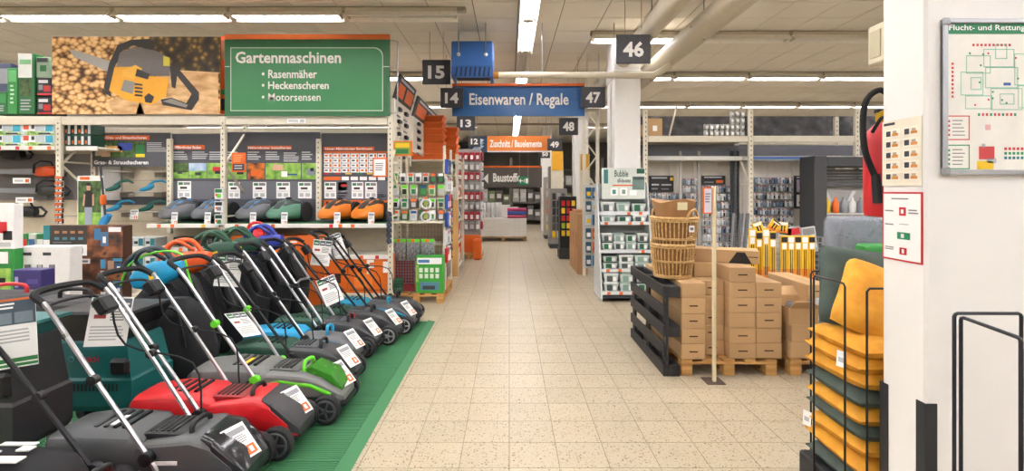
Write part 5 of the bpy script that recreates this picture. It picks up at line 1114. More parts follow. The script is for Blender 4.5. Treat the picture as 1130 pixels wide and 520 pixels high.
lettering('Bubble', -hx*.22, hx*.12, hz0+.34, hz0+.44, mt('#2a4f48', .5), hd, .297, .01); lettering('all-in-one', -hx*.15, hx*.18, hz0+.25, hz0+.32, mt('#2a4f48', .5), hd, .297, .005)
levels = [(234, 'top'), (245, 'second'), (276, 'third'), (297, 'fourth'), (322, 'lowest')]
zs = []
for i, (v, nm) in enumerate(levels):
    d0 = .28-.27*i/4; z = Z_(v, Yb+d0); zs.append((z, d0))
    mb = MB(); mb.cbox(-bw/2+.013, bw/2-.013, d0, .5, z-.02, z, fr, .004); sh = obj('shelf', mb, t)
    mb = MB(); mb.box(-bw/2+.013, bw/2-.013, d0-.01, d0, z-.045, z+.005, mt('#d6d8d8', .5)); obj('price_rail', mb, sh)
    for q in range(4):
        if random.random() < .7: mb = MB(); x = -bw/2+.08+q*.18; mb.box(x, x+.05, d0-.013, d0-.0105, z-.042, z-.002, ORANGE); obj('shelf_label', mb, sh)
mb = MB(); mb.cbox(-bw/2, bw/2, 0, .6, .05, .09, DGREY, .005); obj('base', mb, t)
def container(x, y, z, wd, h, label, k):
    t = thing('food_container', label, 'food container', (x, y, z), 0, 'food containers on the display')
    mb = MB(); mb.loft([[(sx*ww, dd*sy+.08, zz) for sx, sy in ((-1, -1), (1, -1), (1, 1), (-1, 1))] for zz, ww, dd in ((0, wd*.4, .06), (h*.85, wd*.49, .08))], mt('#cdd5d2', .3), smooth=False)
    mb.prints(-wd*.4, wd*.4, 0, h*.85, .0, [(.12, .1, .6, .85, (mt('#2f6b4a', .5), mt('#4b5552', .5), mt('#86a596', .5))[k % 3], 4), (.65, .2, .9, .7, PAPER, 4)]); obj('bowl', mb, t)
    mb = MB(); mb.cbox(-wd*.5, wd*.5, -.01, .17, h*.85, h, (mt('#35413d', .4), mt('#e4e8e6', .4), mt('#9fb3aa', .4))[k % 3], .008); obj('lid', mb, t)
k = 0
for i, (z, d0) in enumerate(zs):
    rowsn = (1, 1, 2, 2, 2)[i]; n = (3, 3, 4, 3, 3)[i]; h = (.13, .1, .12, .1, .13)[i]
    if i == 0: h = .15
    for rr in range(rowsn):
        for q in range(n):
            wd = (bw-.06)/n*.93; x = cx-bw/2+.03+(q+.5)*(bw-.06)/n; k += 1
            container(x, Yb+d0+.03, z+.001+rr*(h+.001), wd, h, '%s food container from the left, %s layer on the %s shelf' % (nth[q], ('lower', 'upper')[rr], levels[i][1]), k+i)
# ================================================================ RIGHT TOOL WALL
RY = 8.0; RB_ = 8.5
xs = [X_(712, RY), X_(828, RY), X_(945, RY), X_(945, RY)+1.7]
CHALK = ramp_mat('dark_curtain', 'noise', 6, [(.35, '#3c3b3e'), (.6, '#5a595c'), (.8, '#858386')], .8); GWALL = mt('#cbc4b9', .6, noise=.05)
rr_ = []
for n in range(3):
    xa, xb = xs[n], xs[n+1]; L = xb-xa
    t = thing('storage_rack', ('cream rack bay of the tool wall beside the near column', 'cream rack bay of the tool wall above the yellow packs', 'cream rack bay at the far right behind the extinguisher')[n], 'rack', (xa, RY, 0), 0, 'right storage rack bays'); rr_.append(t)
    for xx in ([0] if n else [0]):
        post(t, xx, 0, Z_(120, RY)); post(t, xx, .5, Z_(124, RY))
        mb = MB(); mb.bar((xx, .03, 1.75), (xx, .47, 2.3), .025, RK); obj('diagonal_brace', mb, t)
        mb = MB(); mb.bar((xx, .03, 1.75), (xx, .47, 1.75), .022, RK); obj('horizontal_brace', mb, t)
    beam(t, .036, L-.036, 0, Z_(157, RY), Z_(150, RY)); beam(t, .036, L-.036, .5, Z_(157, RY), Z_(150, RY), 'rear_beam')
    mb = MB(); mb.box(.04, L-.04, .02, .48, Z_(155.5, RY), Z_(152, RY), mt('#bfb49c', .7)); (obj('deck_board', mb, t) if n == 0 else None)
    mb = MB(); mb.box(0, L-.002, .72, .75, Z_(150, RY)+.02, Z_(121, RY), CHALK); obj('curtain', mb, t)
    mb = MB(); mb.box(0, L-.002, .56, .6, 0, Z_(157, RY)-.02, GWALL); obj('back_panel', mb, t)
    mb = MB(); mb.cbox(.036, L-.036, .2, .5, Z_(177, RY+.2), Z_(172.5, RY+.2), mt('#dcdad4', .5), .006); cn = obj('canopy_strip', mb, t)
    mb = MB(); mb.box(.0, L-.002, .4, .42, Z_(171, RY+.2), Z_(158, RY), mt('#777985', .6)); obj('fascia_board', mb, t)
    if n == 1:
        mb = MB(); mb.box(.1, 1.0, .192, .199, Z_(176, RY+.2), Z_(173, RY+.2), mt('#4a6fb0', .5)); obj('blue_band', mb, cn); mb = MB(); mb.box(1.0, 1.5, .192, .199, Z_(176, RY+.2), Z_(173, RY+.2), mt('#b8474a', .5)); obj('red_band', mb, cn)
    mb = MB(); mb.cbox(.04, L-.04, -.05, .55, 0, .2, mt('#b5aea0', .6), .006); obj('base_shelf', mb, t)
    for q in range(int(L/.42)):
        x = .15+q*.42
        mb = MB(); mb.box(x-.012, x+.012, .545, .559, .3, 2.15, mt('#c9c6bf', .4)); obj('slotted_strip', mb, t)
# things on top of that rack
zt = Z_(150.3, RY)
for i, (u0, u1, h) in enumerate(((707, 714, .25), (714.5, 731, .3))):
    carton('brown_carton', ('small', 'larger')[i]+' brown carton on top of the tool wall rack beside the column', u0, u1, 0, (13, 20)[i], RY+.05, .25, CARD, [(.35, .3, .65, .6, PAPER)]).location.z = zt
    bpy.data.objects[-1] if False else None
def fixh(o, h): return o
for q in range(8):
    for l in range(2 if q < 5 else 4):
        t = thing('wire_cup', '%s metal cup from the left, layer %s, in the stack on the tool wall rack' % (nth[q], nth[l]), 'cup', (X_(779+q*5.7, RY+.12), RY+.12, zt+l*.105), 0, 'stacked metal cups on the rack')
        mb = MB(); mb.lathe([(.025, 0), (.037, .02), (.04, .08), (.036, .1)], mt('#b9bcb6', .3, .6), 10); obj('cup_body', mb, t); mb = MB(); mb.box(-.02, .02, -.043, -.041, .03, .07, PAPER); obj('label_card', mb, t)
t = thing('leaning_lath', 'thin cream lath leaning up from the tool wall rack', 'lath', (X_(738, RY+.2), RY+.2, zt))
mb = MB(); mb.bar((0, 0, 0), (.13, 0, .52), .025, CREAM); obj('lath', mb, t); mb = MB(); mb.cbox(-.05, .05, -.03, .03, 0, .02, CREAM, .003); obj('foot', mb, t)
# hanging tool packs on the wall
TW = RB_+.02
def toolpack(u, v, w_, h_, label, group, blk=False, Y=TW):
    wd, h = w_*Y/FPX, h_*Y/FPX; mb = MB()
    mb.cbox(-wd/2, wd/2, -.03, 0, 0, h, BLACK if blk else random.choice([mt('#d5d8db', .4), mt('#b3b9be', .4), mt('#6c8098', .5), mt('#8292a2', .5), mt('#efefee', .4), mt('#efefee', .4)]), .004)
    mb.prints(-wd/2, wd/2, 0, h, -.03, [(.3, .76, .7, .97, random.choice([ORANGE, ORANGE, mt('#b8322f', .5), BLUE, PAPER]))]); mb.bar((0, -.045, h*.08), (0, -.045, h*.65), wd*.25, random.choice([BLACK, mt('#8b9aa8', .4), mt('#5f7f9c', .4), mt('#cfd4d8', .4)]), .02)
    mb.tube([(0, .05, h-.01), (0, -.06, h-.005)], .003, WIRE, 5)
    tag(obj('tool_pack', mb, None, (X_(u, Y), Y, Z_(v+h_, Y))), label, 'tool pack', group)
zones = [(713, 751, 7, 213, 6, 'left field beside the column', 9), (753, 770, 4, 197, 8, 'narrow field behind the post', 8.5), (774, 806, 6, 205, 8, 'field behind the notice post', 9), (831, 875, 9, 196, 7, 'field above the yellow packs', 8.5)]
for a, b, n, v0, rws, nm, dv in zones:
    for r in range(rws):
        for i in range(n):
            toolpack(a+(b-a)*(i+.5)/n, v0+r*dv, (b-a)/n*.8, dv*.82, '%s tool pack of the %s row, %s of the tool wall' % (nth[i], nth[r], nm), 'tool packs in the '+nm)
def toolboard(u0, u1, v0, v1, label, rects):
    t = thing('tool_board', label, 'board', (X_((u0+u1)/2, TW), TW, Z_(v1, TW))); wd = (u1-u0)*TW/FPX; h = (v1-v0)*TW/FPX
    mb = MB(); mb.box(-wd/2, wd/2, -.02, 0, 0, h, mt('#232427', .5)); obj('board', mb, t); mb = MB(); mb.prints(-wd/2, wd/2, 0, h, -.02, rects); obj('print', mb, t)
toolboard(716, 743, 194, 212, 'black header board with pale tool outlines, left on the tool wall', [*greek(.1, .75, .9, .95, 1, LGREY), (.1, .4, .4, .5, LGREY), (.5, .4, .9, .48, LGREY), (.1, .15, .35, .25, GREY), (.5, .15, .8, .22, GREY), (.85, .7, .97, .9, YEL)])
toolboard(774, 800, 194, 204, 'black header board with tool outlines behind the notice post', [*greek(.1, .65, .9, .95, 1, LGREY), (.1, .2, .5, .35, GREY), (.6, .2, .9, .5, ORANGE)])
toolboard(876, 899, 194, 230, 'black board with two framed tool pictures right of the packs', [(.1, .5, .9, .88, mt('#b9a6c4', .5)), (.2, .58, .8, .7, mt('#d8d2e0', .5), 2), (.1, .06, .9, .42, PAPER), (.2, .15, .8, .2, BLACK, 2), (.25, .28, .85, .32, BLACK, 2), *greek(.1, .9, .9, .98, 1, LGREY)])
# long profiles leaning in the wall
for i, (u, w_, c) in enumerate(((751, 2.5, '#b7b4ad'), (771.5, 3, '#a5a29b'), (808, 3, '#3f4246'), (811.5, 2.5, '#57595d'), (815, 2, '#34373b'))):
    Y = 8.35; mb = MB(); mb.cbox(-w_*Y/FPX/2, w_*Y/FPX/2, 0, .04, 0, Z_(180, Y), mt(c, .4, .3), .004)
    tag(obj('metal_profile', mb, None, (X_(u, Y), Y, .2)), '%s metal profile from the column leaning upright at the tool wall' % nth[i], 'profile', 'upright metal profiles')
# dark kiosk frame
Yk = 7.5; t = thing('dark_cabinet', 'dark grey open cabinet frame behind the wrapped cushions', 'cabinet', (X_(899, Yk), Yk, 0)); kw = 1.15; KD = mt('#3d3f42', .6)
mb = MB(); mb.cbox(0, .19, 0, .4, 0, Z_(172, Yk), KD, .01); obj('side_panel', mb, t)
mb = MB(); mb.cbox(.19, kw, 0, .4, Z_(184, Yk), Z_(173, Yk), KD, .01); obj('lintel', mb, t)
mb = MB(); mb.cbox(kw, kw+.15, 0, .4, 0, Z_(172, Yk), KD, .01); obj('side_panel', mb, t)
for i in range(6): mb = MB(); z = Z_(206, Yk)+i*.046; mb.cbox(.2, kw-.01, .3, .33, z, z+.04, mt('#5a5c5e', .5), .004); obj('shutter_slat', mb, t)
mb = MB(); mb.box(.19, kw, .38, .4, 0, Z_(206, Yk), mt('#b3b0ab', .6)); obj('back_panel', mb, t)
for z in (1.3, .9): mb = MB(); mb.cbox(.19, kw, .0, .38, z-.02, z, mt('#c4c2bd', .5), .004); obj('shelf', mb, t)
for i in range(6):
    tag(obj('bottle', MB().lathe([(.04, 0), (.045, .02), (.045, .16), (.018, .2), (.018, .24)], random.choice([mt('#c9cccf', .3), mt('#8e9398', .3), YEL, ORANGE, mt('#d9d9d6', .3)]), 12), None, (X_(899, Yk)+.28+i*.13, Yk+.15, 1.301)), '%s bottle from the left on the shelf in the dark cabinet' % nth[i], 'bottle', 'bottles in the dark cabinet')
for i in range(2):
    tag(obj('cut_sheet', MB().prism([(0, 0), (.06, 0), (-.1+.35*i, .34), (-.16+.35*i, .34)], 0, .02, mt('#d5d6d6', .4)), None, (X_(899, Yk)+.45+i*.1, Yk+.25, 1.301)), ('left', 'right')[i]+' leaning pale strip in the dark cabinet', 'strip')
# wire bin with yellow packs
Yw = 5.9; wx0, wx1 = X_(822, Yw), X_(908, Yw); zb0, zb1 = .35, Z_(262, Yw)
t = thing('wire_bin', 'silver wire bin holding yellow tool packs', 'wire bin', ((wx0+wx1)/2, Yw, 0)); a = (wx1-wx0)/2
for sx in (-1, 1):
    for y in (0, .6): mb = MB(); mb.tube([(sx*a, y, 0), (sx*a, y, zb1)], .012, WIRE, 8); obj('leg', mb, t)
gm = MB()
for i in range(1, 18): x = -a+2*a*i/18; gm.tube([(x, 0, zb0), (x, 0, zb1)], .003, WIRE, 5); gm.tube([(x, .6, zb0), (x, .6, zb1)], .003, WIRE, 5); gm.tube([(x, 0, zb0), (x, .6, zb0)], .003, WIRE, 5)
for i in range(12):
    z = zb0+(zb1-zb0)*i/11; gm.tube([(-a, 0, z), (a, 0, z), (a, .6, z), (-a, .6, z)], .003, WIRE, 5, closed=True)
o = obj('wire_mesh', gm, t); o['kind'] = 'stuff'
YP = mt('#eab515', .45); YP2 = mt('#f0c83a', .45)
def ypack(u, v, w_, h_, Y, label, k, tilt=0):
    wd, h = w_*Y/FPX, h_*Y/FPX; mb = MB(); mb.cbox(-wd/2, wd/2, -.03, 0, 0, h, YP if k % 2 else YP2, .006)
    mb.prints(-wd/2, wd/2, 0, h, -.03, [(.05, .86, .95, .97, BLACK if k % 2 else PAPER), (.3, .15, .45, .7, BLACK, 2), (.6, .15, .72, .7, BLACK, 2), (.0, .0, 1, .3, mt('#e58a2c', .5)), (.1, .05, .9, .12, mt('#c9502a', .5), 3), (.15, .72, .85, .84, PAPER)])
    o = obj('yellow_pack', mb, None, (X_(u, Y), Y, Z_(v+h_, Y)), (0, R(tilt), 0)); tag(o, label, 'tool pack', 'yellow tool packs in the wire bin')
for i in range(4): ypack(829+i*7.5, 252+(i % 2)*3, 7, 60, Yw-.02, '%s yellow pack from the left in the left half of the wire bin' % nth[i], i)
for i in range(5): ypack(864+i*7.6, 260, 7, 52, Yw-.03, '%s yellow pack from the left in the right half of the wire bin' % nth[i], i+1)
for i in range(3): ypack(838+i*12, 245-(i == 1)*3, 11, 12, Yw+.2, '%s tilted yellow pack sticking out of the top of the bin' % nth[i], i, (-20, 35, 5)[i])
for i in range(5):
    mb = MB(); mb.cbox(-.09, .09, -.03, 0, 0, .32, mt(('#d5d6d8', '#e0dcd6', '#c9cacc', '#8d8f92', '#b7b9bb')[i], .35), .006); mb.prints(-.09, .09, 0, .32, -.03, [(.1, .7, .9, .95, (RED, RED, BLACK, RED, GREY)[i]), (.3, .1, .7, .6, DGREY)])
    tag(obj('clear_pack', mb, None, (X_(830+i*16, Yw+.35), Yw+.35, zb1-.22), (0, R(random.uniform(-12, 12)), 0)), '%s clear tool pack with red header from the left behind the yellow packs' % nth[i], 'tool pack', 'clear tool packs in the wire bin')
for i, u in enumerate((813, 819, 824)):
    mb = MB(); mb.bar((0, 0, 0), (.14+i*.02, .1, Z_(236, 5.5)), .03, mt('#7c7f83', .4, .5))
    tag(obj('metal_rail', mb, None, (X_(u, 5.5)-.12, 5.5, 0)), '%s slanted grey metal rail left of the wire bin' % nth[i], 'rail', 'slanted rails by the wire bin')
# ================================================================ CARTON PALLETS
CYF = 4.43
pallet('wooden pallet under the long brown cartons', 1.53, 2.38, CYF, CYF+1.2)
HOLE = mt('#3a2614', .9); TAPE = mt('#c8a36e', .3)
def longbox(x0, x1, y0, y1, z0, z1, label, rz=0, group='long brown cartons', hole=True, open_=False):
    t = thing('long_carton', label, 'box', ((x0+x1)/2, (y0+y1)/2, z0), rz, group); a, b, h = (x1-x0)/2-.0015, (y1-y0)/2, z1-z0-.001
    mb = MB(); mb.cbox(-a, a, -b, b, 0, h, CARD, .005); bd = obj('carton_body', mb, t)
    if hole: mb = MB(); mb.box(-a*.35, a*.35, -b-.0015, -b+.01, h*.46, h*.54, HOLE); obj('grip_slot', mb, bd)
    mb = MB(); mb.box(-.002, .002, -b+.004, b-.004, h-.001, h+.0008, CARD2); obj('lid_seam', mb, bd)
    return t
Hh = .136; z0 = .146
cx = [1.53, 1.745, 1.965, 2.205, 2.44]; ns = [5, 5, 6, 5]; offs = [0, .12, .02, .03]
onm = ['first', 'second', 'third', 'fourth']
for c in range(4):
    for r in range(ns[c]):
        j = random.uniform(-.012, .012)
        longbox(cx[c], cx[c+1], CYF+offs[c]+j*.5, CYF+1.18+j, z0+r*Hh, z0+(r+1)*Hh, '%s long carton from the bottom in the %s column from the black pallet' % (nth[r], onm[c]), hole=(r+c) % 5 != 4)
longbox(1.85, 2.07, CYF+.1, CYF+1.2, z0+6*Hh, z0+7*Hh-.02, 'long carton lying across the tops of the middle columns') if False else None
t = thing('open_carton', 'long carton with torn dark opening lying crosswise on top of the stack', 'box', (2.02, CYF+.42, z0+6*Hh+.001), R(-22), None)
mb = MB(); mb.cbox(-.36, .36, -.12, .12, 0, .125, CARD, .005); bd = obj('carton_body', mb, t)
mb = MB(); mb.add([(.1, -.1215, .0), (.3, -.1215, .0), (.24, -.1215, .105), (.17, -.1215, .105)], [(0, 1, 2, 3)], BLACK); obj('torn_opening', mb, bd)
for x in (-.22, .32): mb = MB(); mb.box(x-.05, x+.03, -.1218, -.115, .06, .068, HOLE); obj('grip_slot', mb, bd)
longbox(1.75, 1.96, CYF+.3, CYF+1.3, z0+5*Hh, z0+6*Hh, 'recessed top carton of the second column from the black pallet', hole=False)
# second pallet with wide cartons
pallet('second wooden pallet right of the long cartons', 2.5, 3.3, CYF-.0, CYF+1.2)
for r in range(3):
    t = thing('wide_carton', ('lowest', 'middle', 'topmost open')[r]+' wide carton with white label on the second pallet', 'box', (2.73, CYF+.3, z0+r*.15), R((0, 1.5, -2)[r]), 'wide cartons on the second pallet')
    mb = MB()
    if r < 2: mb.cbox(-.22, .22, -.28, .28, 0, .148, CARD, .005)
    else:
        for q in ((-.22, .22, -.28, -.274, 0, .148), (-.22, .22, .274, .28, 0, .148), (-.22, -.214, -.274, .274, 0, .148), (.214, .22, -.274, .274, 0, .148), (-.214, .214, -.274, .274, 0, .006)): mb.box(*q, CARD)
    bd = obj('carton_body', mb, t)
    mb = MB(); mb.box(.04, .18, -.2815, -.28, .04, .09, PAPER); obj('address_label', mb, bd)
    if r == 2:
        for s in (-1, 1): mb = MB(); mb.box(-.21, .21, -.004, .004, 0, .12, CARD, RT(0, s*.28, .15, s*-50)); obj('flap', mb, bd)
t = thing('foil_bag', 'crumpled grey foil bag in the open carton', 'bag', (2.68, CYF+.2, z0+.31))
mb = MB(); mb.body([(-.12, .03, .0, .1), (-.06, .1, -.0, .17), (.03, .09, .0, .13), (.12, .04, .0, .18)], mt('#8f9194', .25, .5, noise=.2, scale=40), 2.4, 12); obj('bag_body', mb, t)
for i, (x, y, zz) in enumerate(((3.0, CYF+.62, .6), (3.0, CYF+.62, .47), (3.1, CYF+.4, .146))):
    longbox(x-.1, x+.14, y-.2, y+.55, zz, zz+.13, ('upper', 'middle', 'lower')[i]+' long carton at the back of the second pallet', group='cartons at the back of the second pallet')
longbox(2.95, 3.24, CYF+.42, CYF+1.17, .277, .469, 'flat brown carton filling the back of the second pallet', group='cartons at the back of the second pallet')
# black pallet standing on edge
BP = mt('#29282a', .6, noise=.1); t = thing('black_pallet', 'black painted pallet standing on edge beside the carton stack', 'pallet', (1.44, CYF+.58, 0)); b = .6; H8 = .8
for i in range(5):
    z = .05+(H8-.1)*i/4; mb = MB(); mb.cbox(-.075, -.053, -b, b, z-.05, z+.05, BP, .003); obj('face_board', mb, t)
for j in range(3):
    y = -b+.05+(2*b-.1)*j/2; mb = MB(); mb.cbox(-.052, -.03, y-.05, y+.05, 0, H8, BP, .003); obj('stringer_board', mb, t)
    for i in range(3):
        z = .05+(H8-.1)*i/2; mb = MB(); mb.cbox(-.029, .045, y-.05, y+.05, z-.05, z+.05, BP, .003); obj('block', mb, t)
for i in range(3): z = .05+(H8-.1)*i/2; mb = MB(); mb.cbox(.046, .068, -b, b, z-.05, z+.05, BP, .003); obj('back_board', mb, t)
# wicker baskets
WK = ramp_mat('wicker', 'noise', 40, [(.3, '#ad8850'), (.6, '#d2ac72'), (.8, '#e8cf9f')], .7)
def basket(x, y, z, r0, r1, h, label, handles=True):
    t = thing('wicker_basket', label, 'basket', (x, y, z), R(20), 'wicker baskets on the carton stack')
    sv = MB(); n = 34
    for k in range(n):
        a = 2*math.pi*k/n; pts = []
        for f in (0, .25, .5, .75, 1): r = r0+(r1-r0)*math.sin(f*math.pi/2); pts.append((r*math.cos(a), r*math.sin(a), h*f))
        sv.tube(pts, .0065, WK, 5)
    o = obj('stakes', sv, t); o['kind'] = 'stuff'
    wv = MB()
    for f in [.03, .06, .09, .5, .53, .92, .95]:
        r = r0+(r1-r0)*math.sin(f*math.pi/2)+.004; wv.tube([(r*math.cos(2*math.pi*k/28), r*math.sin(2*math.pi*k/28), h*f) for k in range(28)], .006, WK, 5, closed=True)
    o = obj('weave_rings', wv, t); o['kind'] = 'stuff'
    mb = MB(); mb.tube([(r1*1.02*math.cos(2*math.pi*k/28), r1*1.02*math.sin(2*math.pi*k/28), h) for k in range(28)], .014, WK, 8, closed=True); obj('rim', mb, t)
    mb = MB(); mb.lathe([(r0*.97, 0), (r0*.98, .012)], WK, 24); obj('bottom', mb, t)
    mb = MB(); mb.loft([[((r0+(r1-r0)*math.sin(f*math.pi/2)-.012)*math.cos(2*math.pi*k/24), (r0+(r1-r0)*math.sin(f*math.pi/2)-.012)*math.sin(2*math.pi*k/24), .01+h*.98*f) for k in range(24)] for f in (0, .25, .5, .75, 1)], mt('#94693a', .8)); obj('inner_wall', mb, t)
    for s in (0, 1):
        a0 = R(-75+180*s); mb = MB(); pts = []
        for q in range(9): u = -1+q/4; aa = a0+u*.38; pts.append((r1*1.03*math.cos(aa), r1*1.03*math.sin(aa), h-.02+.1*math.sqrt(max(0, 1-u*u)))) 
        mb.tube(pts, .011, WK, 8); obj('handle', mb, t)
    return t
bx, by = X_(742, 4.75), 4.75; bz = z0+5*Hh+.003
basket(bx, by, bz, .165, .195, .31, 'lower honey coloured wicker basket standing on the cartons')
basket(bx+.015, by, bz+.16, .155, .21, .4, 'upper honey coloured wicker basket nested in the lower one')
t = thing('paper_lining', 'brown paper bag sticking out of the upper wicker basket', 'paper bag', (bx+.02, by, bz+.42))
mb = MB(); secs = []
for z, r in ((0, .15), (.2, .17), (.3, .2)): secs.append([(r*(1+.08*math.sin(5*2*math.pi*k/24))*math.cos(2*math.pi*k/24), r*(1+.08*math.sin(5*2*math.pi*k/24))*math.sin(2*math.pi*k/24), z+(.02*math.sin(3*2*math.pi*k/24) if z else 0)) for k in range(24)])
mb.loft(secs, mt('#a77d52', .8)); obj('paper', mb, t)
mb = MB(); mb.box(-.04, .05, -.206, -.2, .22, .29, mt('#d8d2a8', .6)); obj('printed_label', mb, t)
card('paper_tag', .05, .06, PAPER, [(.2, .3, .8, .7, GREY)], t, (.08, -.232, .02), t=.002)
# notice post
t = thing('notice_post', 'thin cream post with orange framed notice and rusty foot', 'post', (X_(788, 4.28), 4.28, 0))
mb = MB(); mb.cbox(-.014, .014, -.014, .014, .008, Z_(206, 4.28), mt('#d8cba8', .6), .003); obj('post', mb, t)
mb = MB(); mb.cbox(-.08, .08, -.06, .1, 0, .008, mt('#5d4a40', .8), .003); obj('foot_plate', mb, t)
mb = MB(); wd = .1; mb.box(-wd, -.015, -.006, 0, Z_(236, 4.28), Z_(207, 4.28), ORANGE); mb.prints(-wd, -.015, Z_(236, 4.28), Z_(207, 4.28), -.006, [(.15, .05, .9, .95, mt('#d9d3df', .5)), *greek(.25, .4, .8, .8, 4, GREY, 2)]); obj('notice', mb, t)
# ================================================================ CUSHION RACK
RXc, RYc = 1.9, 2.607
t = thing('cushion_rack', 'black wire hoop rack stacked with cushions beside the pillar', 'rack', (RXc, RYc, 0))
mb = MB(); mb.cbox(-.245, .245, -.245, .245, 0, .17, mt('#2c2c2e', .5), .01); obj('base_box', mb, t)
for xa, xb, y in ((-.21, -.02, -.252), (.04, .21, -.252), (-.17, .2, .252)):
    mb = MB(); mb.tube([(xa, y, .05), (xa, y, 1.17), (xa+.012, y, 1.185), (xb-.012, y, 1.185), (xb, y, 1.17), (xb, y, .05)], .0055, BLKM, 8); obj('wire_hoop', mb, t)
for x in (-.252, .252):
    mb = MB(); mb.tube([(x, -.16, .05), (x, -.16, 1.175), (x, -.148, 1.19), (x, .078, 1.19), (x, .09, 1.175), (x, .09, .05)], .0055, BLKM, 8); obj('wire_hoop', mb, t)
YV = ramp_mat('mustard_velvet', 'noise', 9, [(.3, '#c9851a'), (.6, '#e2a32c'), (.8, '#f2bf55')], .75); GV = ramp_mat('dark_green_cloth', 'noise', 9, [(.3, '#3a4843'), (.7, '#536159')], .8); PALE = mt('#c9b8b0', .7)
def cushion_mesh(hw, th, m, pat=False, n=14):
    mb = MB(); vs = []; fs = []
    def P(i, j, s):
        x, y = -1+2*i/n, -1+2*j/n
        z = th*((1-abs(x)**5)*(1-abs(y)**5))**.5*(1+.06*math.sin(5*x+3*y))
        k = 1-.07*(1-abs(x))*abs(y)**4-.0; l = 1-.07*(1-abs(y))*abs(x)**4
        c_ = 1-.07*(x*y)**4; return (hw*x*l*c_, hw*y*k*c_, s*z)
    for s in (1, -1):
        o = len(vs)
        for i in range(n+1):
            for j in range(n+1): vs.append(P(i, j, s))
        for i in range(n):
            for j in range(n):
                q = (o+i*(n+1)+j, o+(i+1)*(n+1)+j, o+(i+1)*(n+1)+j+1, o+i*(n+1)+j+1); fs.append(q if s > 0 else q[::-1])
    mb.add(vs, fs, m, True); return mb
cm = {}
def cushion(m, key, x, y, z, rot, label, th=.05, hw=.232, leaf=False):
    t = thing('cushion', label, 'cushion', (x, y, z), 0, 'cushions in the hoop rack'); t.rotation_euler = rot
    o = obj('cover', cushion_mesh(hw, th, m), t)
    mb = MB(); e = hw*.93; mb.tube([(-e, -e, 0), (0, -e*1.0, 0), (e, -e, 0), (e*1.0, 0, 0), (e, e, 0), (0, e*1.0, 0), (-e, e, 0), (-e*1.0, 0, 0)], .005, m, 6, closed=True); obj('piping', mb, t)
    if leaf:
        for a, b in ((-.02, 0), (.06, .02), (-.1, -.01)):
            mb = MB(); mb.prism([(a, -.02+b), (a+.03, .012+b), (a+.08, .018+b), (a+.05, -.012+b)], -hw*.9-.012, -hw*.9, PALE); obj('leaf_motif', mb, t)
    return t
order = 'gyygygyyy'   # from the bottom
lab = {'g': 'dark green patterned cushion', 'y': 'mustard yellow velvet cushion'}
pos = ['lowest', 'second', 'third', 'fourth', 'fifth', 'sixth', 'seventh', 'eighth', 'uppermost flat']
z = .222
for i, k in enumerate(order):
    cushion(GV if k == 'g' else YV, k, RXc+random.uniform(-.008, .008), RYc+random.uniform(-.008, .008), z, (R(random.uniform(-2, 2)), R(random.uniform(-3, 3)), R(random.uniform(-3, 3))), '%s %s in the hoop rack stack, counted from the floor' % (pos[i], lab[k]), leaf=(k == 'g')); z += .082
for i, zz in enumerate((.76, .33)):
    card('care_tag', .05, .08, PAPER, [(.2, .3, .8, .6, LGREY)], None, (RXc-.232, RYc+(-.1 if i == 0 else .19), zz), (R(-4), 0, R(-70)), .002)
    tag(bpy.context.scene.collection.objects[-1], ('upper', 'lower')[i]+' white care tag hanging from the cushion stack', 'tag')
cushion(GV, 'g', RXc+.05, RYc+.12, z+.15, (R(66), R(6), R(-20)), 'dark green cushion standing upright on the cushion stack', leaf=False)
cushion(YV, 'y', RXc+.06, RYc-.01, z+.085, (R(48), R(24), R(-25)), 'mustard cushion leaning upright at the top of the stack', .06)
# cushions in clear film behind
FILM = mt('#7d8592', .18); NAVY = mt('#3f4a5e', .5)
def wrapped(label, x, y, z, w_, d_, h, m, rz):
    t = thing('wrapped_cushion', label, 'cushion', (x, y, z), R(rz), 'wrapped seat cushions')
    mb = MB(); mb.body([(-w_/2, d_*.42, h*.06, h*.94), (-w_/2+.025, d_*.5, 0, h), (w_/2-.025, d_*.5, 0, h), (w_/2, d_*.42, h*.06, h*.94)], m, 8, 28); obj('pad', mb, t)
    mb = MB(); e = .008; mb.body([(-w_/2-e, d_*.44, h*.04, h*.97), (-w_/2+.02, d_*.5+e, 0, h+e), (-w_*.2, d_*.5+e*2, 0, h+e*1.6), (w_*.1, d_*.5+e*.6, 0, h+e*.6), (w_/2-.02, d_*.5+e, 0, h+e), (w_/2+e, d_*.44, h*.04, h*.97)], mt('#dfe6ee', .1, alpha=.3, noise=.15, scale=30), 8, 28); obj('clear_film', mb, t)
wrapped('navy seat cushion in clear film standing at the back of the pile', 2.88, 3.86, 1.03, .74, .22, .41, NAVY, -4)
wrapped('navy seat cushion in clear film, lying under the standing one', 2.84, 3.75, .902, .68, .56, .126, NAVY, 0)
wrapped('grey blue seat cushion in clear film at the bottom of the pile', 2.84, 3.75, .778, .68, .56, .122, mt('#566072', .5), 0)
tag(obj('green_pad', MB().body([(-.24, .06, .01, .22), (-.21, .075, 0, .235), (.21, .075, 0, .235), (.24, .06, .01, .22)], mt('#2f8a3c', .5), 7, 24), None, (2.76, 3.58, 1.03)), 'bright green pad standing before the wrapped navy cushion', 'pad')
t = thing('cushion_table', 'low grey stand under the wrapped cushions', 'stand', (2.82, 3.75, 0))
mb = MB(); mb.cbox(-.34, .34, -.3, .3, .72, .776, LGREY, .008); obj('top', mb, t)
for sx in (-1, 1):
    for sy in (-1, 1): mb = MB(); mb.cbox(sx*.3-.02, sx*.3+.02, sy*.26-.02, sy*.26+.02, 0, .72, GREY, .004); obj('leg', mb, t)
